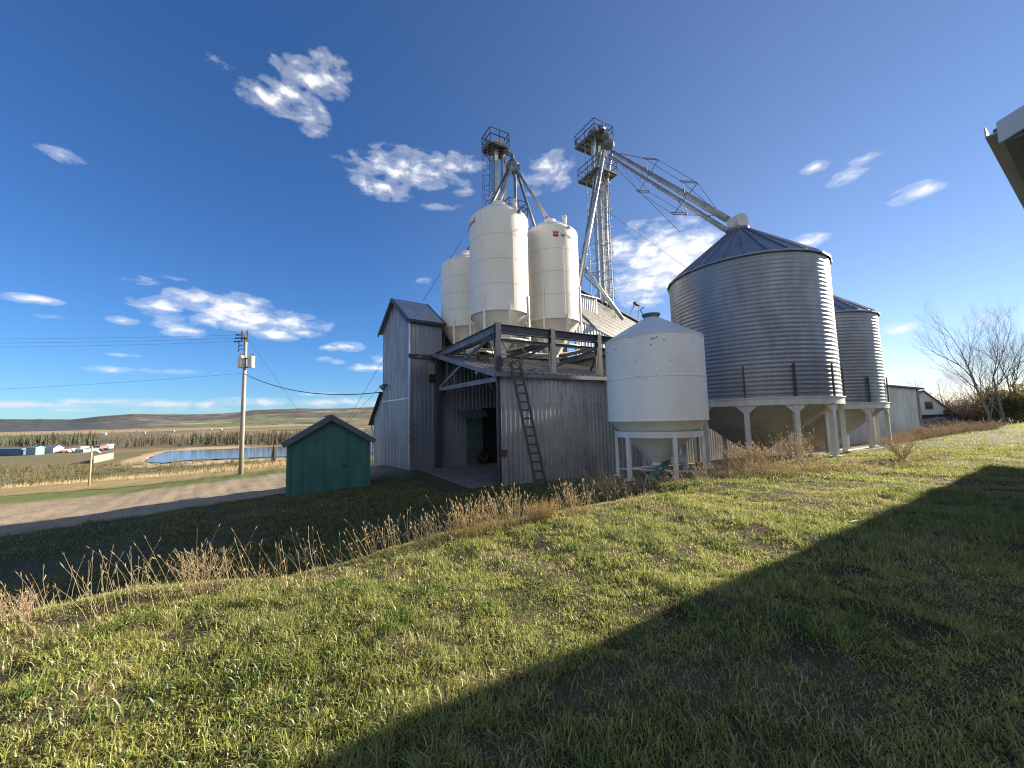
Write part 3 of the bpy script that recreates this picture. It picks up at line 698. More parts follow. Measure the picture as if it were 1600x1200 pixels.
def right_leg():
    near = P(928.7, 202.5, 30); ru, rv = 2.15, 2.5; z1 = near.z
    tc = near + UV_ * .95 + VV_ * .95; tc = V3((tc.x, tc.y, 0))
    t = thing('bucket_elevator', tc + UP_ * 4, 'taller lattice grain leg tower with two railed platforms and long spouts', 'elevator', 'grain elevator legs')
    for s in (-.26, .3):
        m = MB(); m.cbox(tc + UV_ * s + UP_ * (z1 + 2) / 2, UV_ * .28, VV_ * .34, UP_ * (z1 - 2 - .1))
        for z in np.arange(4, z1, 2.4): m.cbox(tc + UV_ * s + UP_ * z, UV_ * .34, VV_ * .40, UP_ * .06)
        m.build('trunk', MAT['galv'], t)
    fr = MB(); hw = .62; cs = [UV_ * -hw + VV_ * -hw, UV_ * hw + VV_ * -hw, UV_ * hw + VV_ * hw, UV_ * -hw + VV_ * hw]
    for c in cs: fr.beam(tc + c + UP_ * 7, tc + c + UP_ * (z1 - .1), .07)
    z = 7.0; k = 0
    while z < z1 - 2:
        for j in range(4):
            p, q = cs[j], cs[(j + 1) % 4]
            fr.beam(tc + p + UP_ * z, tc + q + UP_ * z, .04)
            if k % 2: p, q = q, p
            fr.beam(tc + p + UP_ * z, tc + q + UP_ * (z + 1.5), .03)
        z += 1.5; k += 1
    fr.build('lattice_frame', MAT['galv'], t)
    platform(t, near, ru, rv, gap=0)
    near2 = P(934, 258.8, 30); platform(t, near2, 2.2, 2.5)
    head(t, tc + UP_ * z1 + VV_ * .1, VV_, 1.25)
    j = MB(); j.cbox(near + VV_ * 2.35 + UV_ * .1 + UP_ * .5, UV_ * .2, VV_ * .25, UP_ * .4); j.build('junction_box', MAT['galv_dark'], t)
    cage_ladder(t, tc + UP_ * 7 - VV_ * .72, tc + UP_ * (near2.z - .1) - VV_ * .72, -VV_, UV_)
    dist = P(950, 226, 30.0)
    d = MB(); d.lathe([(.16, .9), (.2, .6), (.52, .1), (.52, -.15), (.42, -.25), (0, -.27)], dist, 8, smooth=False); d.tube([tc + UP_ * (z1 + .6) + UV_ * .2, dist + UP_ * .8], [.3, .18], 10); d.build('distributor', MAT['galv_dark'], t)
    def pipe(a, b, r_, mt='galv', nm='spout'):
        m = MB(); m.tube([a, b], r_, 10); dv = (b - a).normalized(); L = (b - a).length
        for q in np.arange(1.5, L, 3.0): m.tube([a + dv * q, a + dv * (q + .08)], r_ + .025, 10)
        m.build(nm, MAT[mt], t)
    pipe(P(944, 236, 29.6), P(904, 452, 26.2), .15)
    pipe(P(938, 238, 30.6), P(899, 470, 28.6), .11, 'galv_dark')
    pipe(P(955, 240, 30.8), P(946, 300, 31.6), .13)
    pipe(P(946, 300, 31.6), P(951, 480, 31.8), .13)
    pipe(P(897, 396, 27.8), P(974, 500, 27.0), .14)
    ap = V3((BIN1.x, BIN1.y, 0)); e1 = ap + V3((-.30, .25, 10.35)); e2 = ap + V3((-.38, .1, 9.7))
    s1 = P(956, 236, 29.9); s2 = P(952, 243, 29.6)
    pipe(s1, e1, .15, 'galv_shade'); pipe(s2, e2, .11, 'galv_shade')
    # spreaders and stays of the long spouts
    dv = (e1 - s1).normalized(); sd = dv.cross(UP_).normalized(); nu = sd.cross(dv)
    tips = []
    for q, h in ((.46, .95), (.76, .8)):
        c1 = s1.lerp(e1, q); c2 = s2.lerp(e2, q); cm = (c1 + c2) / 2
        m = MB(); A1 = cm + nu * h + sd * .4; A2 = cm + nu * h - sd * .4; B1 = cm - nu * h + sd * .4; B2 = cm - nu * h - sd * .4
        for p, w in ((A1, B2), (A2, B1), (A1, A2), (B1, B2)): m.beam(p, w, .032)
        f = dv * .8
        for p in (A1, A2, B1, B2): m.beam(p, p - f * (.5), .03)
        m.beam(A1 - f * .5, A2 - f * .5, .035); m.beam(B1 - f * .5, B2 - f * .5, .035)
        m.build('spout_spreader', MAT['galv_dark'], t); tips.append((A1, A2, B1, B2))
    for k in range(4):
        m = MB(); m.tube([s1 + dv * .6, tips[0][k], tips[1][k], e1 - dv * .5], .012, 4); m.build('stay_cable', MAT['wire'], t)
    # stub bracket on the lattice
    m = MB(); q = tc + UP_ * 13.2 - UV_ * .6
    m.beam(q, q - UV_ * 1.5, .05); m.beam(q - UP_ * 1.1, q - UV_ * 1.5, .05); m.beam(q - VV_ * .6, q - UV_ * 1.5, .05); m.build('outrigger', MAT['galv_dark'], t)
    return tc, z1
RLC, RLZ = right_leg()
def guy(a, b, label, r_=.014):
    m = MB(); m.tube([a, b], r_, 4); m.top('guy_wire', MAT['wire'], a, label, 'wire', 'guy wires of the grain legs')
guy(P(962, 262, 30), P(1062, 362, 24), 'thin guy wire from the lattice leg tower down towards the big bin')
guy(P(948, 330, 31), P(1120, 452, 33), 'thin guy wire crossing in front of the large white cloud')
guy(P(925, 340, 30), P(905, 400, 27), 'short thin guy wire at left of the lattice tower')
guy(P(770, 300, 26), P(661, 470, 25), 'thin guy wire from left grain leg down to the tall gable roof')
guy(P(600, 560, 24), P(536, 668, 36), 'upper of two slanting wires left of the tall gabled building')
guy(P(598, 600, 25), P(541, 662, 38), 'lower of two slanting wires left of the tall gabled building')
# ================================================================== big galvanised bins
def big_bin(c, Rr, zr, ze, za, label, n_wave, ph, nleg=12, cap=True, gap_legs=True):
    c = V3((c.x, c.y, 0)); zg = gz(c.x, c.y); ca = camang(c)
    t = thing('grain_bin', V3((c.x, c.y, zg)), label, 'grain bin', 'corrugated steel grain bins')
    # corrugated wall, slightly faceted like bolted panels
    seg = 168; nz = n_wave * 8; zz = np.linspace(zr + .1, ze, nz + 1); th = np.linspace(0, 2 * np.pi, seg, endpoint=False)
    rng = np.random.default_rng(int(abs(c.x) * 100))
    tiers = 8; pan = rng.normal(0, 1, (tiers, seg)); pan = (pan + np.roll(pan, 1, 1)) * .5
    tier = np.minimum(((zz - zr) / (ze - zr) * tiers).astype(int), tiers - 1)
    r_ = Rr + .0085 * np.sin(2 * np.pi * n_wave * (zz - zz[0]) / (zz[-1] - zz[0]))[:, None] + .0030 * pan[tier] + .004 * np.sin(th * 11 + 1)[None, :] * np.sin(zz * 1.3)[:, None]
    X = c.x + r_ * np.cos(th); Y = c.y + r_ * np.sin(th); Z = np.repeat(zz[:, None], seg, 1)
    v = np.stack([X, Y, Z], -1).reshape(-1, 3) - np.array((c.x, c.y, zg))
    i = np.arange(nz)[:, None]; j = np.arange(seg)[None, :]; j2 = (j + 1) % seg
    f = np.stack([i * seg + j, i * seg + j2, (i + 1) * seg + j2, (i + 1) * seg + j], -1).reshape(-1, 4)
    me = fast_mesh('wall', v, f); me.materials.append(MAT['bin_steel'])
    wo = bpy.data.objects.new('wall', me); COL.objects.link(wo); wo.parent = t
    rf = MB(); ns = 26
    rf.lathe([(Rr + .09, ze - .03), (Rr + .09, ze + .03), (Rr * .98, ze + .1), (.42, za), (.40, za + .02)], c, ns, smooth=False, phase=ca + .05)
    ro = rf.build('roof', MAT['bin_roof'], t)
    rb = MB()
    for k in range(ns):
        a = ca + .05 + 2 * math.pi * k / ns; d = V3((math.cos(a), math.sin(a), 0))
        rb.beam(c + d * (Rr * .985) + UP_ * (ze + .12), c + d * .42 + UP_ * (za + .02), .05, .06)
    rb.build('roof_ribs', MAT['bin_roof'], ro)
    kc = MB(); kc.lathe([(.44, za - .04), (.44, za + .12), (.30, za + .18), (0, za + .18)], c, 20); kc.build('collar', MAT['galv_dark'], ro)
    if cap:
        k = MB(); q = c + UP_ * (za + .42); dd = V3((.35, -.94, 0)); k.tube([q - UP_ * .28, q - UP_ * .05], .24, 14); k.tube([q + dd * .26, q - dd * .26], .36, 16); k.build('fill_cap', M('pale fill cap', (.62, .60, .56), (.5, .49, .46), 3, .6), ro)
    sk = MB(); sk.lathe([(Rr + .03, zr - .14), (Rr + .06, zr - .14), (Rr + .06, zr + .1), (Rr + .10, zr + .1), (Rr + .10, zr + .14), (Rr - .02, zr + .14)], c, 96); sk.build('ring_beam', MAT['leg_white'], t)
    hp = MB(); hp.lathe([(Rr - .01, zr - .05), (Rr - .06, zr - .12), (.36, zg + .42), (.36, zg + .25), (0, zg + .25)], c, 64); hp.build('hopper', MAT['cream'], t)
    for k in range(nleg):
        a = ca + ph + 2 * math.pi * k / nleg; d = V3((math.cos(a), math.sin(a), 0)); s_ = V3((-d.y, d.x, 0)); p = c + d * (Rr - .06)
        zf = gz(p.x, p.y) - .1
        l = MB(); l.beam(V3((p.x, p.y, zf)), V3((p.x, p.y, zr - .13)), .17, .15, d)
        for sg in (-1, 1):
            q = p + s_ * (sg * .085) + UP_ * (zr - .135)
            l.hexa([q - d * .05 - UP_ * .30, q + d * .05 - UP_ * .30, q + d * .05 - UP_ * .28, q - d * .05 - UP_ * .28],
                   [q - d * .05, q + d * .05, q + d * .05 + s_ * sg * .28, q - d * .05 + s_ * sg * .28])
        l.cbox(V3((p.x, p.y, zf + .16)), s_ * .34, d * .34, UP_ * .04)
        l.build('leg', MAT['leg_white'], t)
        st = MB(); p = c + d * (Rr + .06); st.beam(p + UP_ * (zr + .12), p + UP_ * (zr + 1.32), .06, .05, d); st.build('stiffener', MAT['rail'], t)
    return t
BIN2 = V3((16.0, 20.3, 0))
big_bin(BIN1, 2.98, 1.97, 7.45, 9.6, 'nearer and larger corrugated steel grain bin with a spout into its peak', 34, math.radians(-33.5))
big_bin(BIN2, 2.7, 1.78, 6.2, 8.05, 'farther corrugated steel grain bin partly hidden behind the larger one', 28, math.radians(9), 10, cap=False)
# ================================================================== small white hopper bin in front
def white_bin():
    c = P(1023, 600, 12.6); c = V3((c.x, c.y, 0)); Rr = 1.53; ca = camang(c); zg = gz(c.x, c.y)
    t = thing('hopper_bin', V3((c.x, c.y, zg)), 'squat chalky white hopper bin on six legs at the front of the yard', 'hopper bin')
    b = MB(); b.lathe([(Rr + .012, 1.40), (Rr + .012, 1.44), (Rr, 1.46), (Rr, 2.70), (Rr + .012, 2.71), (Rr + .012, 2.75), (Rr, 2.76), (Rr, 3.96), (Rr + .012, 3.97), (Rr + .012, 4.02)], c, 72); b.build('body', MAT['white_old'], t)
    r = MB(); r.lathe([(Rr + .02, 4.0), (Rr + .02, 4.03), (.26, 4.78), (.24, 4.80)], c, 48); ro = r.build('roof', M('pale blue grey bin roof', (.55, .60, .66), (.48, .53, .59), 1.5, .5), t)
    v = MB(); v.lathe([(.25, 4.76), (.25, 4.88), (.29, 4.88), (.29, 4.93), (0, 4.95)], c, 20); v.tube([c + V3((-.24, 0, 4.9)), c + V3((-.32, .1, 5.12)), c + V3((-.2, .05, 5.2))], .018, 5); v.build('lid', MAT['galv_dark'], ro)
    sp = MB(); rn = random.Random(4)
    for k in range(46):
        a = ca + rn.uniform(-1.5, 1.5); z = rn.choice((3.98 - abs(rn.gauss(0, .12)), 2.72 + rn.gauss(0, .03), rn.uniform(2.9, 3.9))); s = rn.uniform(.006, .022)
        d = V3((math.cos(a), math.sin(a), 0)); q = V3((-d.y, d.x, 0)); p = c + d * (Rr + .014) + UP_ * z
        sp.quad(*[p + q * (s * math.cos(w) * rn.uniform(.7, 2.0)) + UP_ * (s * math.sin(w)) for w in np.linspace(0, 2 * math.pi, 6)[:-1]])
    sp.build('paint_chips', MAT['rust'], t)
    h = MB(); h.lathe([(Rr - .005, 1.42), (Rr - .05, 1.39), (1.25, 1.12), (.24, .06), (.24, -.02), (0, -.02)], c, 64); hp = h.build('hopper', MAT['pale_cone'], t)
    g = MB(); g.lathe([(1.3, .90), (1.36, .90), (1.36, 1.08), (1.3, 1.08), (1.3, .90)], c, 6 * 8); g.build('ring_beam', MAT['leg_white'], t)
    for k in range(6):
        a = ca + R(-40 + 60 * k); d = V3((math.cos(a), math.sin(a), 0)); p = c + d * 1.33; zf = gz(p.x, p.y) - .1
        l = MB(); l.beam(V3((p.x, p.y, zf)), V3((p.x, p.y, .91)), .11, .10, d); l.cbox(V3((p.x, p.y, zf + .14)), V3((-d.y, d.x, 0)) * .26, d * .26, UP_ * .03); l.build('leg', MAT['leg_white'], t)
    s = MB(); z = -.05
    pts = [c + V3((math.cos(ca + R(-40 + 60 * k)), math.sin(ca + R(-40 + 60 * k)), 0)) * 1.33 for k in range(6)]
    for a_, b_ in ((0, 3), (1, 4), (5, 2)): s.tube([pts[a_] + UP_ * z, pts[b_] + UP_ * (z + .004)], .03, 6); z -= .08
    s.build('cross_pipe', MAT['leg_white'], t)
white_bin()
a_ = P(1042, 722, 12.4); b_ = P(1014, 752, 11.75); mb = MB(); mb.tube([a_, b_], .09, 10); mb.tube([b_ - (b_ - a_).normalized() * .3, b_ + UP_ * -.03], .14, 10); mb.beam(a_ + V3((.12, 0, .05)), b_ + V3((.12, 0, .05)), .05)
mb.top('auger', MAT['teal_steel'], b_, 'short teal green auger tube slanting under the squat white hopper bin', 'auger')
# ================================================================== annex with steep roof behind the silos
def annex():
    """its roof falls away to the right, eave and ridge alike"""
    A, B, C_, D_ = P(897, 451, 29.2), P(1004, 509, 33), P(1004, 553.5, 29.5), P(897, 496, 25.0)
    lo = lambda p, z=-1.4: V3((p.x, p.y, z))
    t = thing('grain_annex', lo((A + C_) / 2, -1.0), 'weathered ribbed steel annex with sloping roof behind right silo and lattice tower', 'building')
    w = MB()
    for p, q in ((D_, C_), (C_, B), (B, A), (A, D_)):
        L = (V3((q.x, q.y, 0)) - V3((p.x, p.y, 0))).length
        corr(w, p, q, -1.4, lambda s, p=p, q=q, L=L: p.z + (q.z - p.z) * s / L - .04, .3, .03, .04)
    w.build('wall', MAT['wall_blue'], t)  # darker steel stands in for shade that silo and bin would cast
    r = MB(); oldr = sheetmat('old banded roof steel', (.16, .155, .145), (.09, .087, .082), .3, .55); n = 9
    nr = (C_ - D_).cross(A - D_).normalized(); nr = nr if nr.z > 0 else -nr
    for k in range(n):                              # lapped courses running along the eave
        q0, q1 = k / n, (k + 1) / n
        e0, e1, r1, r0 = D_.lerp(A, q0), C_.lerp(B, q0), C_.lerp(B, q1), D_.lerp(A, q1)
        sheet(r, e0 + nr * .075, e1 + nr * .075, r1 + nr * .05, r0 + nr * .05, .03)
    ro = r.build('roof', oldr, t)
    e = MB(); e.beam(D_ - nr * .06, C_ - nr * .06, .08, .2); e.build('eave_trim', MAT['leg_white'], ro)
    e = MB(); e.beam(A + nr * .12, B + nr * .12, .3, .06); e.build('ridge_cap', MAT['galv_dark'], ro)
    c = MB(); u = (C_ - D_); u.z = 0; u.normalize(); v = V3((-u.y, u.x, 0)); o = D_.lerp(A, .42).lerp(C_.lerp(B, .42), .06); zt = o.z + .95
    p0, p1 = o, o + u * 2.0
    corr(c, p0, p1, o.z - 1.2, zt, .2, .03, .03); corr(c, p1, p1 + v * 1.2, o.z - 1.2, zt, .2, .03, .03); corr(c, p0 + v * 1.2, p0, o.z - 1.2, zt, .2, .03, .03)
    sheet(c, V3((p0 - u * .15 - v * .15).xy.to_3d()) + UP_ * zt, V3((p1 + u * .15 - v * .15).xy.to_3d()) + UP_ * zt, V3((p1 + u * .15 + v * 1.6).xy.to_3d()) + UP_ * (zt + .5), V3((p0 - u * .15 + v * 1.6).xy.to_3d()) + UP_ * (zt + .5), .05)
    c.build('dormer', MAT['galv'], t)
    f = MB(); m0 = A.lerp(B, .78); d = (B - A).normalized()
    for k in (0, 1.1): f.beam(m0 + d * k, m0 + d * (k * .5 + .9) + UP_ * 1.7, .05)
    f.cbox(m0 + d * 1.1 + UP_ * 1.7, d * .5, v * .3, UP_ * .2); f.build('antenna', MAT['rail'], t)
annex()
# ================================================================== green shed
def green_shed():
    S0 = P(449, 770, 14.5); S0 = V3((S0.x, S0.y, 0)); W, Dp = 2.86, 2.3; zb, ze, zr = -1.6, .86, 1.72
    SW = lambda a, b, z=0: S0 + UV_ * a + VV_ * b + UP_ * z
    t = thing('garden_shed', SW(W / 2, Dp / 2, -1.1), 'small dark green painted shed with dark blue gable roof on the grass slope', 'shed')
    gab = lambda s: ze + (zr - ze) * (1 - abs(s - W / 2) / (W / 2))
    w = MB(); corr(w, SW(0, 0), SW(W, 0), zb, gab, .6, .004, .006); corr(w, SW(W, 0), SW(W, Dp), zb, ze, .2, .02, .03); corr(w, SW(W, Dp), SW(0, Dp), zb, gab, .6, .004, .006); corr(w, SW(0, Dp), SW(0, 0), zb, ze, .18, .025, .03)
    w.build('wall', MAT['teal'], t)
    k = MB()
    for a in (0, W): k.beam(SW(a, -.02, zb), SW(a, -.02, ze), .12, .05, VV_)
    k.beam(SW(.42, -.03, zb), SW(.42, -.03, gab(.42) - .1), .05, .03, VV_); k.build('corner_board', MAT['teal'], t)
    k = MB()
    for a in (1.22, 2.05): k.beam(SW(a, -.012, zb), SW(a, -.012, gab(a) - .05), .03, .012, VV_)
    k.build('board_joint', MAT['teal'], t)
    k = MB(); k.cbox(SW(1.92, -.03, -.15), UV_ * .12, VV_ * .04, UP_ * .05); k.build('latch', MAT['black'], t)
    r = MB(); o = .2
    sheet(r, SW(-o, -o, ze - .05), SW(W / 2, -o, zr + .1), SW(W / 2, Dp + o, zr + .1), SW(-o, Dp + o, ze - .05), .09)
    sheet(r, SW(W / 2, -o, zr + .1), SW(W + o, -o, ze - .05), SW(W + o, Dp + o, ze - .05), SW(W / 2, Dp + o, zr + .1), .09)
    ro = r.build('roof', MAT['shed_roof'], t)
    f = MB(); f.beam(SW(-o, -o - .02, ze - .1), SW(W / 2, -o - .02, zr + .05), .04, .2); f.beam(SW(W / 2, -o - .02, zr + .05), SW(W + o, -o - .02, ze - .1), .04, .2)
    f.beam(SW(W / 2, -o, zr + .12), SW(W / 2, Dp + o, zr + .12), .2, .06); f.build('fascia', MAT['shed_roof'], ro)
green_shed()
# ================================================================== ladder on the shed wall
def ladder():
    bl = P(838, 752, 14.25); br = P(851, 750, 14.45); tl = BW(.35, -.42, 3.75); tr_ = BW(.78, -.42, 3.75)
    bl.z = gz(bl.x, bl.y); br = bl + (tr_ - tl) 
    t = thing('ladder', (bl + br) / 2, 'dark wooden ladder leaning against the ribbed front wall of the drive-through shed', 'ladder')
    for p, q in ((bl, tl), (br, tr_)):
        m = MB(); m.beam(p, q, .06, .09); m.build('rail', MAT['wood_dark'], t)
    for k in range(14):
        q = (k + .7) / 14.5; m = MB(); m.beam(bl.lerp(tl, q), br.lerp(tr_, q), .05, .07); m.build('rung', MAT['wood_dark'], t)
ladder()
# ================================================================== utility pole and lines
def pole():
    b = P(376, 741, 34); z0 = gz(b.x, b.y); zt = 9.55; b = V3((b.x, b.y, 0))
    t = thing('utility_pole', b + UP_ * z0, 'tall wooden utility pole with two pale transformer cans beyond the green shed', 'utility pole')
    m = MB(); m.tube([b + UP_ * (z0 - .3), b + UP_ * 3, b + UP_ * zt], [.19, .165, .125], 14); m.build('pole', MAT['wood_pole'], t)
    for k, (dx, dy) in enumerate(((-.08, -.36), (.62, -.05))):
        c = b + V3((dx, dy, 0)); m = MB(); m.lathe([(0, 6.55), (.24, 6.56), (.25, 6.6), (.25, 7.5), (.265, 7.5), (.265, 7.58), (.1, 7.64), (0, 7.64)], c, 20)
        cn = m.build('transformer', M('transformer paint', (.62, .62, .60), (.54, .54, .52), 3, .5), t)
        m = MB(); m.tube([c + UP_ * 7.6 + V3((.08, 0, 0)), c + UP_ * 7.85 + V3((.1, 0, 0))], [.05, .03], 8); m.tube([c + UP_ * 7.6 - V3((.08, 0, 0)), c + UP_ * 7.82 - V3((.1, 0, 0))], [.05, .03], 8); m.build('bushing', MAT['wood_dark'], cn)
    m = MB(); m.beam(b + V3((-.5, -.1, 6.6)), b + V3((.75, -.1, 6.6)), .09, .12); m.beam(b + V3((-.5, -.1, 7.4)), b + V3((.75, -.1, 7.4)), .07, .09); m.build('bracket', MAT['galv_dark'], t)
    m = MB(); m.beam(b + V3((-.22, -.2, 8.9)), b + V3((-.22, -.2, 9.9)), .1, .1); m.beam(b + V3((.24, -.2, 8.9)), b + V3((.24, -.2, 9.9)), .1, .1); m.beam(b + V3((-.3, -.2, 9.2)), b + V3((.34, -.2, 9.2)), .1, .12); m.build('pole_top', MAT['wood_dark'], t)
    for k in range(3):
        z = 9.6 - .32 * k; m = MB(); m.tube([b + V3((-.15, -.1 * k, z)), b + V3((-.9, -.1 * k, z - .03))], [.05, .07], 8); m.build('insulator', MAT['wood_dark'], t)
    for k in range(3):
        z = 8.85 - .35 * k; m = MB(); m.tube([b + V3((-.12, -.1, z + .1)), b + V3((-.45, -.15, z + .12)), b + V3((-.52, -.2, z - .15))], [.03, .06, .04], 7); m.build('fuse_cutout', MAT['galv_dark'], t)
    return b
PB = pole()
def line(a, b, sag, label, r_=.009, grp='overhead lines at the utility pole'):
    m = MB(); m.tube([a.lerp(b, q) - UP_ * (sag * 4 * q * (1 - q)) for q in np.linspace(0, 1, 22)], r_, 5)
    m.top('power_line', MAT['wire'], a, label, 'power line', grp)
for k in range(3):
    line(PB + V3((-.9, -.1 * k, 9.57 - .32 * k)), P(-420, 524 + 8 * k, 36), .35, ('topmost', 'middle', 'lowest')[k] + ' of the three parallel lines running left from the pole top')
line(PB + V3((-.1, 0, 6.1)), P(-420, 618, 36), .5, 'lone lower line running left from beneath the transformers')
line(PB + V3((.12, -.1, 6.0)), TW(-.1, 4.45, 3.35), .75, 'thick black service cable sagging from pole to the lean-to', .03)
line(PB + V3((.3, -.2, 9.2)), PB + V3((3.6, 2.2, 2.8)), 0, 'thin stay wire slanting down to the right of the pole', .014)
# ================================================================== buildings at right
def gable_box(name, p0, u, v, W, Dp, zb, ze, zr, wall, roof, label, cat, group=None, over=.2, ridge_along='v', extras=None):
    """simple gabled house: gable on the p0->p0+uW side, ridge along v"""
    p0 = V3((p0.x, p0.y, 0)); u = V3(u).normalized(); v = V3(v).normalized()
    Q = lambda a, b, z: p0 + u * a + v * b + UP_ * z
    t = thing(name, Q(W / 2, Dp / 2, zb), label, cat, group)
    w = MB()
    w.quad(Q(0, 0, zb), Q(W, 0, zb), Q(W, 0, ze), Q(W / 2, 0, zr), Q(0, 0, ze)); w.quad(Q(W, 0, zb), Q(W, Dp, zb), Q(W, Dp, ze), Q(W, 0, ze))
    w.quad(Q(W, Dp, zb), Q(0, Dp, zb), Q(0, Dp, ze), Q(W / 2, Dp, zr), Q(W, Dp, ze)); w.quad(Q(0, Dp, zb), Q(0, 0, zb), Q(0, 0, ze), Q(0, Dp, ze))
    w.build('wall', wall, t)
    r = MB(); dz = over * (zr - ze) / (W / 2)
    sheet(r, Q(-over, -over, ze - dz + .05), Q(W / 2, -over, zr + .05), Q(W / 2, Dp + over, zr + .05), Q(-over, Dp + over, ze - dz + .05), .1)
    sheet(r, Q(W / 2, -over, zr + .05), Q(W + over, -over, ze - dz + .05), Q(W + over, Dp + over, ze - dz + .05), Q(W / 2, Dp + over, zr + .05), .1)
    r.build('roof', roof, t)
    if extras: extras(t, Q)
    return t
# ribbed barn behind the bins
def barn():
    L = P(1285, 690, 32.7); Rr = P(1441, 680, 36); L.z = Rr.z = 0
    d = (Rr - L); W = d.length; d.normalize(); n = V3((-d.y, d.x, 0))
    t = thing('steel_barn', (L + Rr) / 2 - UP_ * 1.2, 'pale grey metal barn with dark roof edge behind the corrugated bins', 'barn')
    zl, zr = 4.2, 3.42
    w = MB(); zb = -1.8
    corr(w, L, Rr, zb, lambda s: zl + (zr - zl) * s / W, .3, .015, .02); corr(w, Rr, Rr + n * 9, zb, zr, .3, .015, .02); corr(w, L + n * 9, L, zb, zl, .3, .015, .02); corr(w, Rr + n * 9, L + n * 9, zb, lambda s: zr + (zl - zr) * s / W, .3, .015, .02)
    w.build('wall', sheetmat('pale patchy barn steel', (.50, .52, .55), (.34, .36, .40), .3, .5), t)
    r = MB(); o = .5
    sheet(r, L - d * o - n * .3 + UP_ * (zl + .14), Rr + d * o - n * .3 + UP_ * (zr + .06), Rr + d * o + n * 9.3 + UP_ * (zr + .06), L - d * o + n * 9.3 + UP_ * (zl + .14), .14); r.build('roof', MAT['trim'], t)
    c = MB(); c.beam(V3((Rr.x, Rr.y, zb)) - n * .03, V3((Rr.x, Rr.y, zr)) - n * .03, .25, .06, n); c.build('corner_trim', MAT['galv_dark'], t)
barn()
def house():
    A = P(1397, 660, 47); B = P(1497, 660, 50); A.z = B.z = 0
    u = B - A; W = u.length; u.normalize(); v = V3((.62, .785, 0))
    zb = -1.4; ze = P(1497, 649, 50).z; zr = P(1443, 610, 48.5).z
    def ex(t, Q):
        for a, z, h in ((W * .50, ze + .9, .95), (W * .78, ze - .45, 1.2)):
            m = MB(); m.box(Q(a, -.06, z), u * 1.3, -v * .0 + V3((u.y, -u.x, 0)) * .06, UP_ * h); f = m.build('window', MAT['galv_dark'], t)
            m = MB(); m.box(Q(a + .1, -.13, z + .1), u * 1.1, V3((u.y, -u.x, 0)) * .03, UP_ * (h - .2)); m.build('pane', MAT['glass'], f)
        nrm = V3((u.y, -u.x, 0)); zl = P(1460, 648, 47).z; zf = P(1460, 665, 46).z
        m = MB(); sheet(m, Q(-1, 0, 0) + nrm * 2.6 + UP_ * zf, Q(W + .2, 0, 0) + nrm * 2.6 + UP_ * zf, Q(W + .2, 0, 0) + UP_ * zl, Q(-1, 0, 0) + UP_ * zl, .12); m.build('porch_roof', M('dark matt porch roof', (.05, .055, .075), (.04, .042, .055), 3, .95, 0, spec=.0), t)
        m = MB(); m.box(Q(-.8, 0, zb) + nrm * 2.3, u * (W + .8), -nrm * 2.25, UP_ * (zf + .1 - zb)); m.build('porch_wall', MAT['house_white'], t)
    gable_box('farm_house', A, u, v, W, 9, zb, ze, zr, MAT['house_white'], MAT['shingle'], 'white farmhouse with brown shingle roof beside the pale grey barn', 'house', extras=ex, over=.35)
house()
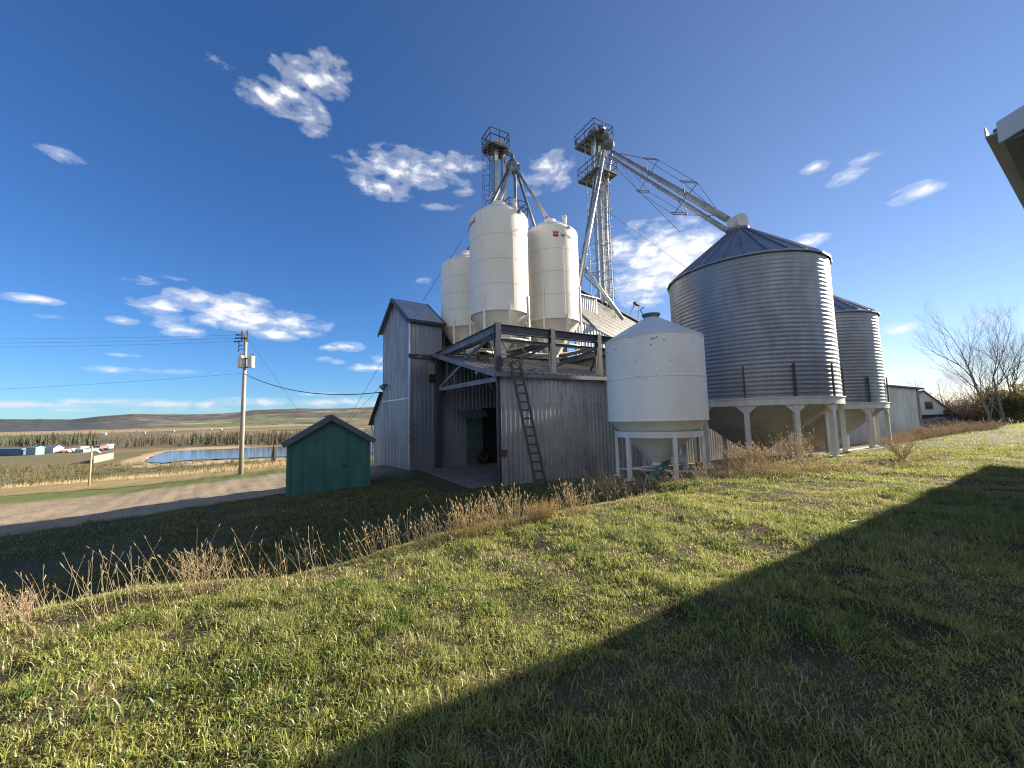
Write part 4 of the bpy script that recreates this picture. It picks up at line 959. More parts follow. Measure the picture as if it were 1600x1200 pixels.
# building beside the camera: only its eave corner shows
def near_building():
    EV3 = V3((.848, .530, 0)); G = V3((.530, -.848, 0)); C = P(1532, 210, 3.55)
    L, Wd = 22.0, 9.0; sl = .33; zc = C.z
    Q = lambda a, b, dz=0: V3((C.x, C.y, zc + dz)) + EV3 * a + G * b
    t = thing('near_outbuilding', V3((Q(13, 4).x, Q(13, 4).y, 0)), 'building whose pale eave corner juts in at the right edge overhead', 'building')
    r = MB(); h = sl * Wd / 2
    sheet(r, Q(.06, .07, .02), Q(L, .07, .02), Q(L, Wd / 2, h), Q(.06, Wd / 2, h), .04); sheet(r, Q(.06, Wd / 2, h), Q(L, Wd / 2, h), Q(L, Wd - .07, .02), Q(.06, Wd - .07, .02), .04)
    ro = r.build('roof', MAT['shed_roof'], t)
    g = MB()
    for b in (0, Wd):
        sg = 1 if b == 0 else -1
        g.beam(Q(.0, b + sg * .03, -.0), Q(L, b + sg * .03, -.0), .012, .10); g.beam(Q(0, b + sg * .07, -.045), Q(L, b + sg * .07, -.045), .09, .012); g.beam(Q(0, b + sg * .115, -.03), Q(L, b + sg * .115, -.03), .012, .09)
    g.build('gutter', MAT['fascia'], t)
    f = MB()
    f.hexa([Q(-.01, .10, -.16), Q(-.01, Wd / 2, h - .16), Q(.03, Wd / 2, h - .16), Q(.03, .10, -.16)], [Q(-.01, .10, .05), Q(-.01, Wd / 2, h + .04), Q(.03, Wd / 2, h + .04), Q(.03, .10, .05)])
    f.hexa([Q(-.01, Wd - .1, -.16), Q(-.01, Wd / 2 + .001, h - .16), Q(.03, Wd / 2 + .001, h - .16), Q(.03, Wd - .1, -.16)], [Q(-.01, Wd - .1, .05), Q(-.01, Wd / 2 + .001, h + .04), Q(.03, Wd / 2 + .001, h + .04), Q(.03, Wd - .1, .05)])
    f.build('barge_board', MAT['fascia'], t)
    s = MB(); d = .55
    s.box(Q(.04, .13, -.15), EV3 * (L - .1), G * (d - .1), UP_ * .03)
    for k in range(5): s.box(Q(.05 + .085 * k, .13 + d - .1, -.12), EV3 * .078, G * .0 + (G + UP_ * sl) * (Wd / 2 - .7), UP_ * .02)
    s.build('soffit', MAT['soffit'], t)
    w = MB(); zb = -.3
    a0, b0, b1 = .5, .62, Wd - .62; hr = h - .1
    P4 = lambda a, b, z: V3((Q(a, b).x, Q(a, b).y, z))
    ze = zc - .12; zr = zc + h - .3
    w.quad(P4(a0, b1, zb), P4(a0, b0, zb), P4(a0, b0, ze), P4(a0, Wd / 2, zr), P4(a0, b1, ze)); w.quad(P4(a0, b0, zb), P4(L - .4, b0, zb), P4(L - .4, b0, ze), P4(a0, b0, ze))
    w.quad(P4(L - .4, b0, zb), P4(L - .4, b1, zb), P4(L - .4, b1, ze), P4(L - .4, Wd / 2, zr), P4(L - .4, b0, ze)); w.quad(P4(L - .4, b1, zb), P4(a0, b1, zb), P4(a0, b1, ze), P4(L - .4, b1, ze))
    w.build('wall', MAT['house_white'], t)
near_building()
# ================================================================== bare trees and bushes
def grow(mb, p, d, L, r_, lev, rng, maxlev, spread=.5, lift=.12, seg=3):
    pts = [p]; rad = [r_]; q = p; dd = d.normalized()
    for k in range(seg):
        dd = (dd + V3((rng.gauss(0, .10), rng.gauss(0, .10), rng.gauss(0, .06) + lift * .35))).normalized()
        q = q + dd * (L / seg); pts.append(q); rad.append(r_ * (1 - .42 * (k + 1) / seg))
    mb.tube(pts, rad, 6 if lev < 2 else (4 if lev < 4 else 3), cap=False)
    if lev >= maxlev: return
    nb = 3 if lev < 2 else rng.choice((3, 3, 4))
    for k in range(nb):
        at = rng.uniform(.35, 1) if k else 1.0
        i = min(int(at * seg), seg - 1); f_ = at * seg - i; bp = pts[i].lerp(pts[i + 1], min(f_, 1))
        ax = V3((rng.gauss(0, 1), rng.gauss(0, 1), rng.gauss(0, .5))); ax = (ax - dd * ax.dot(dd)).normalized()
        sp = spread * rng.uniform(.55, 1.25) * (.45 if k == 0 else 1)
        nd = (dd * math.cos(sp) + ax * math.sin(sp))
        grow(mb, bp, nd, L * rng.uniform(.62, .84), rad[i] * rng.uniform(.5, .66) if k else rad[-1] * .9, lev + 1, rng, maxlev, spread, lift)
def bare_tree(base, lean, H, r_, seed, label, maxlev=6, group='bare trees at the right edge of the lawn', spread=.42):
    rng = random.Random(seed); base = V3((base.x, base.y, gz(base.x, base.y) - .1))
    t = thing('bare_tree', base, label, 'tree', group)
    tr = MB(); pts = [base]; d = V3(lean).normalized(); q = base; rad = [r_]
    for k in range(5):
        q = q + d * (H * .42 / 5); d = (d + V3((rng.gauss(0, .05), rng.gauss(0, .05), .04))).normalized(); pts.append(q); rad.append(r_ * (1 - .1 * (k + 1)))
    tr.tube(pts, rad, 9); tr.build('trunk', MAT['bark'], t)
    c = MB()
    for k in range(7):
        i = [1, 2, 3, 4, 4, 5, 5][k]; a = rng.uniform(0, 6.28); sp = rng.uniform(.4, .8) if k < 5 else .25
        ax = V3((math.cos(a), math.sin(a), .1)); dd = pts[i] - pts[i - 1]; dd.normalize(); nd = dd * math.cos(sp) + ax * math.sin(sp)
        grow(c, pts[i], nd, H * rng.uniform(.20, .27), rad[i] * (.72 if k >= 5 else .45), 1, rng, maxlev, spread)
    c.build('crown', MAT['bark'], t)
b_ = P(1550, 652, 40)
bare_tree(b_, (-.13, .05, 1), 12.8, .17, 3, 'big bare tree leaning left at the lawn edge, left of the upright one')
bare_tree(P(1567, 652, 41.5), (.02, 0, 1), 13.2, .15, 8, 'upright bare tree right of the leaning one at lawn edge')
bare_tree(P(1553, 652, 44), (.1, 0, 1), 7.5, .10, 15, 'slim bare sapling between the two big bare trees', 5)
bare_tree(P(1598, 650, 43), (-.12, 0, 1), 10, .14, 21, 'bare tree at the very right edge of the picture', 5)
bare_tree(P(1586, 650, 48), (.03, 0, 1), 13.5, .14, 41, 'tall bare tree behind and right of the upright one', 5)
bare_tree(P(1528, 650, 52), (-.04, 0, 1), 10.5, .12, 43, 'bare tree in the brown thicket left of the leaning tree', 5)
bare_tree(P(1414, 640, 62), (.02, 0, 1), 7.6, .14, 33, 'small round bare tree showing above the barn roof', 6, spread=.62)
bare_tree(P(1472, 640, 66), (.02, 0, 1), 8.0, .14, 37, 'bare tree behind the farmhouse roof', 5, spread=.6)
def leaf_cloud(mb, c, rx, rz, n, s, rng, flat=0):
    for _ in range(n):
        while True:
            p = V3((rng.uniform(-1, 1), rng.uniform(-1, 1), rng.uniform(-1, 1)))
            if p.length < 1: break
        p = p * (.55 + .45 * rng.random()) if rng.random() < .5 else p.normalized() * rng.uniform(.7, 1.05)
        q = c + V3((p.x * rx, p.y * rx, p.z * rz)); a = V3((rng.gauss(0, 1), rng.gauss(0, 1), rng.gauss(0, 1))).normalized(); b = a.cross(V3((rng.gauss(0, 1), rng.gauss(0, 1), rng.gauss(0, 1)))).normalized()
        k = s * rng.uniform(.5, 1.3); mb.quad(q - a * k, q + b * k * .45, q + a * k, q - b * k * .45)
def bush(p, rx, h, seed, label, leafm, name='bush', group='bushes at the right edge', n=900, ls=.16, ns=40, spread=.55):
    rng = random.Random(seed); z = gz(p.x, p.y); p = V3((p.x, p.y, z - .05))
    t = thing(name, p, label, 'bush', group)
    st = MB()
    for k in range(ns):
        a = rng.uniform(0, 6.28); r_ = rx * rng.random() ** .5 * .5; b = p + V3((math.cos(a) * r_, math.sin(a) * r_, 0)); d = V3((math.cos(a) * rng.uniform(.1, .7), math.sin(a) * rng.uniform(.1, .7), 1))
        grow(st, b, d, h * rng.uniform(.3, .5), .03 * h / 3, 3, rng, 5, spread, .1, 2)
    st.build('stems', MAT['twig'], t)
    if n:
        lf = MB()
        for k in range(9):
            a = rng.uniform(0, 6.28); q = p + V3((math.cos(a) * rx * .6, math.sin(a) * rx * .6, h * rng.uniform(.3, .75))); leaf_cloud(lf, q, rx * .45, h * .26, n // 9, ls, rng)
        lf.build('foliage', leafm, t)
def leafmat(name, c1, c2, tr=.5):
    m = bpy.data.materials.new(name); m.use_nodes = True; nt = m.node_tree; nt.nodes.clear()
    col = ramp(nt, noise(nt, 1.3, 4), [(.35, c1), (.65, c2)]).outputs[0]
    d = N(nt, 'ShaderNodeBsdfDiffuse'); t = N(nt, 'ShaderNodeBsdfTranslucent'); x = N(nt, 'ShaderNodeMixShader', i_0=tr); o = N(nt, 'ShaderNodeOutputMaterial')
    nt.links.new(col, d.inputs[0]); nt.links.new(col, t.inputs[0]); nt.links.new(d.outputs[0], x.inputs[1]); nt.links.new(t.outputs[0], x.inputs[2]); nt.links.new(x.outputs[0], o.inputs[0]); return m
OLIVE = leafmat('olive foliage', (.38, .31, .12), (.20, .175, .07)); BRUSH = M('dry brush', (.26, .19, .12), (.15, .115, .08), 1.2, .9); DKGREEN = leafmat('dark evergreen', (.14, .13, .06), (.22, .19, .085))
bush(P(1590, 650, 44), 3.0, 5.6, 1, 'olive leafy evergreen clump at the right edge under the bare trees', OLIVE, n=5200, ls=.13, ns=20)
bush(P(1606, 650, 42), 2.6, 4.0, 2, 'darker evergreen clump at the extreme right edge, low on the lawn', DKGREEN, n=4200, ls=.13, ns=14)
bush(P(1577, 652, 46), 2.2, 3.2, 3, 'dark low evergreen bush just right of the upright bare tree', DKGREEN, n=3000, ls=.12, ns=14)
bush(P(1512, 655, 52), 2.8, 4.6, 4, 'brown leafless thicket just right of the farmhouse roof', BRUSH, n=900, ls=.10, ns=70)
bush(P(1532, 655, 48), 2.5, 3.9, 5, 'brown leafless thicket left of the leaning tree foot', BRUSH, n=900, ls=.10, ns=70)
bush(P(1490, 650, 60), 3.2, 5.6, 6, 'taller brown thicket behind the farmhouse', BRUSH, n=700, ls=.12, ns=60)
bush(P(1478, 668, 43), 1.2, 1.9, 7, 'small bare shrub in front of the farmhouse porch', BRUSH, n=120, ls=.07, ns=30)
# row of more trees beyond, at the right horizon
# ================================================================== far valley
def Pg(px, py, zv=-15): p = Pz(px, py, zv); return V3((p.x, p.y, 0))
def far_box(name, px0, px1, pyb, h, dep, wall, roof, label, cat, zr=.25, group=None):
    A = Pg(px0, pyb); B = Pg(px1, pyb); u = B - A; W = u.length; u.normalize(); v = V3((-u.y, u.x, 0)); zb = -15.2
    p0 = V3((A.x, A.y, 0)); Q = lambda a, b, z: p0 + u * a + v * b + UP_ * z
    t = thing(name, Q(W / 2, dep / 2, zb), label, cat, group)
    m = MB(); m.box(Q(0, 0, zb), u * W, v * dep, UP_ * h); m.build('wall', wall, t)
    m = MB(); z = zb + h; k = .3
    m.hexa([Q(-k, -k, z - .2), Q(W + k, -k, z - .2), Q(W + k, dep + k, z - .2), Q(-k, dep + k, z - .2)], [Q(-k, -k, z), Q(W + k, -k, z), Q(W + k, dep + k, z), Q(-k, dep + k, z)])
    m.hexa([Q(-k, -k, z), Q(W + k, -k, z), Q(W + k, dep + k, z), Q(-k, dep + k, z)], [Q(0, dep * .42, z + h * zr), Q(W, dep * .42, z + h * zr), Q(W, dep * .58, z + h * zr), Q(0, dep * .58, z + h * zr)])
    m.build('roof', roof, t); return t
cb = M('blue shed cladding', (.09, .15, .21), (.07, .12, .17), .3, .6); cp_ = M('pale teal cladding', (.20, .30, .34), (.17, .26, .30), .3, .6); cw = M('white sheet', (.52, .52, .52), (.42, .42, .42), .4, .6)
cg = M('light grey sheet', (.42, .45, .48), (.34, .37, .40), .4, .6); cr_ = M('faded red sheet', (.32, .16, .15), (.26, .13, .12), .4, .6)
far_box('warehouse', -40, 33, 711, 4.2, 6, cb, M('blue roof sheet', (.16, .24, .30), (.13, .20, .25), .3, .5), 'long low blue warehouse at far left in the valley', 'warehouse', .12)
far_box('warehouse', 40, 55, 711, 4.8, 4, cp_, cp_, 'pale teal block at the right end of the blue warehouse', 'warehouse', .15)
far_box('storage_tent', 62, 83, 708, 3.2, 5, cw, cw, 'white gabled storage tent right of the teal block', 'tent', .55)
for k, (a, b, y, h, w, lab) in enumerate(((92, 99, 706, 1.7, cw, 'small white trailer just right of the storage tent'), (103, 112, 704, 1.7, cw, 'white trailer left of the grey containers in the valley'), (116, 130, 707, 2.2, cg, 'light grey container left of the thin wood post'), (132, 140, 706, 2.5, cp_, 'pale blue container directly beside the thin wood post'), (145, 156, 702, 2.8, cr_, 'faded red container right of the thin wood post'), (157, 166, 701, 3.4, cg, 'grey container at the right end of the valley row'), (120, 126, 701, 1.8, cw, 'white trailer behind the light grey container'))):
    far_box('trailer' if w is cw else 'container', a, b, y, h, 5, w, w, lab, 'trailer' if w is cw else 'container', .08, 'vehicles and containers in the valley yard')
m = MB(); A = Pg(146, 724); B = Pg(177, 717); m.box(V3((A.x, A.y, -15.3)), V3((B.x - A.x, B.y - A.y, 0)), V3((-.2, .3, 0)), UP_ * 3.6)
m.top('board_fence', M('pale grey boards', (.27, .25, .23), (.20, .19, .17), .5, .9), V3((A.x, A.y, -15.3)), 'pale grey board fence panel left of the pond sand bank', 'fence')
p = P(140, 745, 33); z0 = gz(p.x, p.y); m = MB(); m.tube([V3((p.x, p.y, z0 - .2)), V3((p.x + .02, p.y, z0 + 3.3))], [.075, .06], 8)
m.top('wood_post', M('yellow grey post wood', (.42, .33, .20), (.34, .27, .17), 3, .8), V3((p.x, p.y, z0)), 'thin pale wood post standing in the dry grass at left', 'post')
def wood():
    rng = random.Random(5); con = MB(); dec = MB()
    def conifer(p, h):
        r_ = h * rng.uniform(.15, .22); con.tube([p, p + UP_ * h * .3], [.18, .12], 4, cap=False)
        nlev = 6
        for k in range(nlev):
            z0 = h * (.10 + .82 * k / nlev); z1 = z0 + h * .26; rr = r_ * (1 - k / nlev) * rng.uniform(.8, 1.15); n = 7; ph = rng.uniform(0, 6)
            for j in range(n):
                a0 = ph + 2 * math.pi * j / n; a1 = a0 + 2 * math.pi / n * 1.0; am = (a0 + a1) / 2; q = rr * rng.uniform(.7, 1.25)
                con.quad(p + UP_ * min(z1, h), p + V3((math.cos(a0) * rr * .55, math.sin(a0) * rr * .55, z0 + .05 * h)), p + V3((math.cos(am) * q, math.sin(am) * q, z0 - .02 * h)), p + V3((math.cos(a1) * rr * .55, math.sin(a1) * rr * .55, z0 + .05 * h)))
    def decid(p, h):
        dec.tube([p, p + UP_ * h * .85], [.13, .04], 4, cap=False)
        for k in range(80):
            z = h * rng.uniform(.12, 1); a = rng.uniform(0, 6.28); r_ = h * .2 * (1.1 - abs(z / h - .5)) * rng.uniform(.3, 1.1)
            q = p + UP_ * (z * .9); e = p + V3((math.cos(a) * r_, math.sin(a) * r_, z + r_ * .6)); s = V3((-math.sin(a), math.cos(a), .3)) * .055; dec.quad(q - s, q + s, e + s * .3, e - s * .3)
    def scatter(px0, px1, y0, y1, n, fcon, h0, h1):
        for _ in range(n):
            px = rng.uniform(px0, px1); py = rng.uniform(y0, y1); p = Pg(px, py); z = gz(p.x, p.y); p.z = z - .2
            h = rng.uniform(h0, h1)
            (conifer if rng.random() < (fcon(px) if callable(fcon) else fcon) else decid)(p, h)
    scatter(-260, 160, 689, 699, 260, .5, 6, 12); scatter(30, 150, 688, 696, 90, .9, 9, 15.5); scatter(225, 300, 690, 696, 26, .95, 7, 11)
    scatter(150, 290, 686, 700, 190, .08, 4, 10)
    scatter(205, 228, 697, 699, 7, 1, 6, 9)
    scatter(300, 470, 690, 697, 280, .4, 5, 12.5); scatter(430, 760, 688, 694, 200, .25, 5, 12)
    scatter(-260, 700, 680, 684, 220, .15, 5, 9); scatter(-300, 800, 674, 677, 160, .1, 5, 9)
    tag(con.build('conifer_wood', M('far conifers', (.034, .044, .026), (.07, .078, .045), .06, .9)), kind='stuff')
    tag(dec.build('leafless_wood', M('far leafless trees', (.21, .165, .12), (.12, .10, .075), .06, .95)), kind='stuff')
wood()
def yard_vehicles():
    rng = random.Random(31)
    mats = [M('yard vehicle %s' % n, c, c, 1, .4) for n, c in (('white', (.5, .5, .5)), ('dark', (.03, .035, .04)), ('red', (.25, .04, .03)), ('blue', (.05, .09, .2)))]
    for k in range(12):
        px = 84 + 7.2 * k + rng.uniform(-2, 2); py = rng.uniform(703.5, 708.5); A = Pg(px, py); z = gz(A.x, A.y); u = V3((1, rng.uniform(-.5, .5), 0)).normalized(); v = V3((-u.y, u.x, 0))
        nm = ('white', 'dark', 'red', 'blue')[k % 4 if k % 3 else 0]; mt = mats[('white', 'dark', 'red', 'blue').index(nm)]
        t = thing('parked_car', V3((A.x, A.y, z)), 'tiny %s car parked in the valley yard among the trailers' % nm, 'car', 'tiny %s cars parked in the valley yard' % nm)
        c = V3((A.x, A.y, z)); m = MB(); m.cbox(c + UP_ * .65, u * 4.4, v * 1.8, UP_ * .7)
        b4 = [c + UP_ * 1.0 + u * a * 1.3 + v * b * .85 for a, b in ((-1, -1), (1, -1), (1, 1), (-1, 1))]; t4 = [c + UP_ * 1.6 + u * (a * .85 - .1) + v * b * .75 for a, b in ((-1, -1), (1, -1), (1, 1), (-1, 1))]; m.hexa(b4, t4)
        m.build('body', mt, t)
        for a in (-1.35, 1.35):
            for b in (-.85, .85): w = MB(); w.tube([c + u * a + v * (b - .1) + UP_ * .32, c + u * a + v * (b + .1) + UP_ * .32], .32, 8); w.build('wheel', MAT['black'], t)
yard_vehicles()
def valley_specks():
    rng = random.Random(9); cols = [(.5, .5, .5), (.4, .42, .45), (.3, .16, .13)]
    for k, (px, py) in enumerate([(267, 671), (341, 671), (326, 671), (222, 677), (158, 679), (562, 668)]):
        zv = -15; A = Pg(px, max(py, 675 if px < 300 else 672), zv) if py > 665 else None
        if A is None or A.length > 2600: continue
        m = MB(); h = 3 + rng.random() * 2; w = 5 + 4 * rng.random(); z = gz(A.x, A.y)
        m.box(V3((A.x, A.y, z - 1)), V3((w, w * .3, 0)), V3((-w * .2, w * .6, 0)), UP_ * h)
        c0 = V3((A.x, A.y, z - 1 + h)); X = V3((w, w * .3, 0)); Yv = V3((-w * .2, w * .6, 0))
        m.hexa([c0 - X * .05, c0 + X * 1.05, c0 + X * 1.05 + Yv, c0 - X * .05 + Yv], [c0 - X * .05 + Yv * .45 + UP_ * h * .5, c0 + X * 1.05 + Yv * .45 + UP_ * h * .5, c0 + X * 1.05 + Yv * .55 + UP_ * h * .5, c0 - X * .05 + Yv * .55 + UP_ * h * .5])
        c = cols[0] if k % 3 else cols[1]; m.top('farm_building', M('far wall %d' % k, c, c, 1, .8), V3((A.x, A.y, z)), 'tiny pale farm building far across the valley', 'building', 'distant valley farm buildings')
valley_specks()
# ================================================================== grass
def blades(pos, h, w, lean, col, seed, curl=.55):
    """numpy grass: each blade is two quads and a tip"""
    n = len(pos); rg = np.random.default_rng(seed)
    a = rg.uniform(0, 2 * np.pi, n); f = rg.uniform(0, 2 * np.pi, n)
    side = np.stack([np.cos(f), np.sin(f), np.zeros(n)], 1) * (w / 2)[:, None]
    d = np.stack([np.cos(a), np.sin(a), np.zeros(n)], 1) * (lean * h)[:, None]
    up = np.array([0, 0, 1.])[None] * h[:, None]
    p0 = pos; p1 = pos + up * .5 + d * .28; p2 = pos + up * (1 - .35 * lean[:, None] ** 2) + d
    pm = p1 * .45 + p2 * .55 + up * .07
    v = np.stack([p0 - side, p0 + side, p1 - side * .85, p1 + side * .85, pm - side * .55, pm + side * .55, p2], 1)
    base = (np.arange(n) * 7)[:, None]
    q = np.array([[0, 1, 3, 2], [2, 3, 5, 4]]); t = np.array([[4, 5, 6]])
    return v.reshape(-1, 3), (base[:, None] + q[None]).reshape(-1, 4), (base[:, None] + t[None]).reshape(-1, 3), np.repeat(col, 7, 0)
def blade_obj(name, parts, mat):
    V = []; Q = []; T = []; C = []; o = 0
    for v, q, t, c in parts: V.append(v); Q.append(q + o); T.append(t + o); C.append(c); o += len(v)
    V = np.concatenate(V); Q = np.concatenate(Q); T = np.concatenate(T); C = np.concatenate(C)
    me = bpy.data.meshes.new(name); me.vertices.add(len(V)); me.vertices.foreach_set('co', V.astype(np.float32).ravel())
    nq, ntt = len(Q), len(T); me.loops.add(nq * 4 + ntt * 3)
    me.loops.foreach_set('vertex_index', np.concatenate([Q.ravel(), T.ravel()]).astype(np.int32))
    me.polygons.add(nq + ntt); me.polygons.foreach_set('loop_start', np.concatenate([np.arange(nq) * 4, nq * 4 + np.arange(ntt) * 3]).astype(np.int32))
    me.update(calc_edges=True); set_attr(me, 'Col', C); me.materials.append(mat)
    ob = bpy.data.objects.new(name, me); COL.objects.link(ob); tag(ob, kind='stuff'); return ob
def grass_mat(name, trans=.45):
    m = bpy.data.materials.new(name); m.use_nodes = True; nt = m.node_tree; nt.nodes.clear()
    a = N(nt, 'ShaderNodeVertexColor', layer_name='Col'); d = N(nt, 'ShaderNodeBsdfDiffuse'); t = N(nt, 'ShaderNodeBsdfTranslucent'); g = N(nt, 'ShaderNodeBsdfGlossy'); g.inputs['Roughness'].default_value = .45
    x = N(nt, 'ShaderNodeMixShader', i_0=trans); y = N(nt, 'ShaderNodeMixShader', i_0=.05); o = N(nt, 'ShaderNodeOutputMaterial')
    nt.links.new(a.outputs[0], d.inputs[0]); nt.links.new(a.outputs[0], t.inputs[0]); nt.links.new(d.outputs[0], x.inputs[1]); nt.links.new(t.outputs[0], x.inputs[2])
    nt.links.new(x.outputs[0], y.inputs[1]); nt.links.new(g.outputs[0], y.inputs[2]); nt.links.new(y.outputs[0], o.inputs[0]); return m
GM = grass_mat('grass blades'); SM = grass_mat('dry stalks', .3)
def scatter_fan(n, y0, y1, x0=-1.5, x1=1.5, power=1.0, seed=0):
    rg = np.random.default_rng(seed); u = rg.random(n); y = (y0 ** power + u * (y1 ** power - y0 ** power)) ** (1 / power); x = y * rg.uniform(x0, x1, n); return x, y, rg
def lawn():
    parts = []
    for k, (n, y0, y1, x0, x1, hb, wb) in enumerate(((190000, .75, 4.0, -1.6, 1.6, .042, .0052), (280000, 3.6, 8.0, -1.6, 1.6, .044, .0066), (260000, 7.2, 15, -.9, 1.6, .046, .010), (120000, 13, 45, .55, 1.6, .055, .02), (170000, 6, 24, -1.9, .0, .05, .013), (120000, 0, 0, 0, 0, .042, .0052))):
        x, y, rg = scatter_fan(n, max(y0, .1), max(y1, .2), x0, x1, 1.4, 100 + k)
        if y1 == 0:                              # round the camera's feet
            x = rg.uniform(-7, 5.5, n); y = rg.uniform(-1.2, 4.2, n); out = (y < .75) | (np.abs(x) > 1.6 * y); x = x[out]; y = y[out]; n = len(x)
        nn, tt = nt_(x, y)
        d1 = fbm(x, y, .55, 9); d2 = fbm(x, y, 2.6, 31); cl = vnoise(x, y, .11, 77)
        w2 = fbm(x, y, .6, 9)
        keep = rg.random(n) < np.clip(1.6 - 1.7 * ss(w2, .52, .74) - .8 * ss(d2, .6, .75), .42, 1) * (.45 + .75 * cl)
        keep &= ~((vnoise(x, y, .33, 123) > .74) & (vnoise(x, y, 1.7, 88) > .42) & (rg.random(n) < .9))
        keep &= ~((nn > 7.6) & (tt > 9) & (tt < 40) & (rg.random(n) > .08)); keep &= ~((nn > 20.0) & (tt < 4) & (rg.random(n) > .5))
        ai = (x - B0.x) * UV_.x + (y - B0.y) * UV_.y; bi = (x - B0.x) * VV_.x + (y - B0.y) * VV_.y
        keep &= ~((ai > -2.3) & (ai < 11.6) & (bi > .0) & (bi < 12)); keep &= nn < 22.5 + rg.normal(0, .6, n) + (tt > 10) * 6
        keep &= ~((np.abs(nn - 12.0 + .6 * np.sin(tt * .3)) < 1.0) & (tt < 0) & (rg.random(n) > .35))
        x = x[keep]; y = y[keep]; m_ = len(x); d2 = d2[keep]; cl = cl[keep]; nn = nn[keep]; w2 = w2[keep]
        z = ground(x, y) - .004; pos = np.stack([x, y, z], 1)
        lush = ss(d2, .30, .50) * (1 - ss(d2, .5, .62))
        h = hb * .9 * rg.uniform(.45, 1.35, m_) * (.75 + 1.15 * lush) * (.45 + 1.1 * cl); h = np.where(rg.random(m_) < .03, h * 1.7, h)
        w = wb * rg.uniform(.6, 1.4, m_); lean = np.abs(rg.normal(.8, .45, m_)).clip(.05, 2.0)
        g1 = np.array([.24, .31, .06]); g2 = np.array([.52, .49, .14]); g3 = np.array([.56, .46, .24]); gd = np.array([.09, .15, .035])
        k1 = rg.random(m_)[:, None]; c = g1 * (1 - k1) + g2 * k1
        c = c * (1 - .4 * lush[:, None]) + gd * .4 * lush[:, None]
        dry = (rg.random(m_) < .13 + .28 * ss(w2, .45, .7))[:, None]; c = np.where(dry, g3 * (.6 + .6 * k1), c)
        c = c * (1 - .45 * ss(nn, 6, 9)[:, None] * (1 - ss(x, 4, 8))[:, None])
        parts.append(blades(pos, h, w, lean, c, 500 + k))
    # lush clumps of broader, longer blades
    rg = np.random.default_rng(61); P_ = []; H_ = []; L_ = []
    spots = [(x, y, 1.0) for x, y in zip(rg.uniform(-1.25, .9, 330) * 1.0, rg.uniform(1.4, 6.5, 330))]
    for sx, sy, _ in spots:
        cx, cy = sx * sy, sy
        if nt_(cx, cy)[0] > 4.9: continue
        k = int(rg.integers(12, 60)); r_ = rg.uniform(.04, .16); q = rg.normal(0, r_, (k, 2)); P_.append(np.stack([cx + q[:, 0], cy + q[:, 1]], 1)); H_.append(rg.uniform(.05, .125) * rg.uniform(.5, 1.2, k)); L_.append(np.full(k, rg.random()))
    Q_ = np.concatenate(P_); H_ = np.concatenate(H_); L_ = np.concatenate(L_)[:, None]; m_ = len(Q_)
    parts.append(blades(np.stack([Q_[:, 0], Q_[:, 1], ground(Q_[:, 0], Q_[:, 1]) - .004], 1), H_, rg.uniform(.005, .011, m_), np.abs(rg.normal(.7, .4, m_)).clip(.05, 1.8), (np.array([.07, .14, .03]) * L_ + np.array([.20, .27, .05]) * (1 - L_)) * rg.uniform(.7, 1.2, (m_, 1)), 611))
    # dead thatch lying flat
    x, y, rg = scatter_fan(140000, .75, 9, -1.5, 1.5, 1.3, 7); w2 = fbm(x, y, .6, 9); kp = rg.random(len(x)) < .25 + .75 * ss(w2, .45, .65); nn, tt = nt_(x, y); kp &= nn < 6.3
    x = x[kp]; y = y[kp]; n = len(x); pos = np.stack([x, y, ground(x, y) + .002], 1); k1 = rg.random(n)[:, None]
    parts.append(blades(pos, rg.uniform(.006, .03, n), (.0035 + .0006 * y) * rg.uniform(.6, 1.4, n), rg.uniform(1.5, 6, n), np.array([.30, .24, .15]) * (.4 + .8 * k1), 909))
    blade_obj('grass', parts, GM)
lawn()
# ---- dry standing stalks along the crest of the lawn (nobody could count them)
def stalks(mb, base, h, lean, rng, r_=.0035, plume=True):
    d = V3((lean[0], lean[1], 1)); pts = []
    bend = V3((rng.gauss(0, .12), rng.gauss(0, .12), 0))
    for q in (0, .35, .7, 1): pts.append(base + V3((d.x * h * q + bend.x * h * q * q, d.y * h * q + bend.y * h * q * q, h * q * (1 - .08 * q))))
    mb.tube(pts, [r_, r_ * .85, r_ * .6, r_ * .35], 3, cap=False, smooth=False)
    if plume:
        dv = (pts[3] - pts[2]).normalized(); c = pts[3]
        for k in range(rng.randint(3, 5)):
            o = V3((rng.gauss(0, 1), rng.gauss(0, 1), rng.gauss(0, 1))) * r_ * 1.0; s = V3((rng.gauss(0, 1), rng.gauss(0, 1), 0)).normalized() * r_ * .8; p = c - dv * (h * .015 * k) + o
            mb.quad(p - s, p + s, p + dv * .028 + s * .3, p + dv * .028 - s * .3)
    if rng.random() < .45:                       # a dead leaf
        q = pts[1].lerp(pts[2], rng.random()); a = rng.uniform(0, 6.28); o = V3((math.cos(a), math.sin(a), .5)) * h * rng.uniform(.12, .25); s = V3((-math.sin(a), math.cos(a), 0)) * r_ * .9
        mb.quad(q - s, q + s, q + o * .6 + s * .8 + UP_ * .01, q + o * .6 - s * .8); mb.quad(q + o * .6 - s * .8, q + o * .6 + s * .8, q + o - UP_ * h * .05)
STALK = leafmat('dry straw', (.66, .55, .35), (.48, .39, .24), .35); STALK2 = leafmat('reddish dry stems', (.60, .48, .32), (.42, .32, .21), .35); STALK3 = leafmat('blond straw', (.70, .57, .33), (.54, .43, .24), .35)
_KK = np.concatenate([np.arange(.6, 12, .03), np.arange(12, 60, .1)])
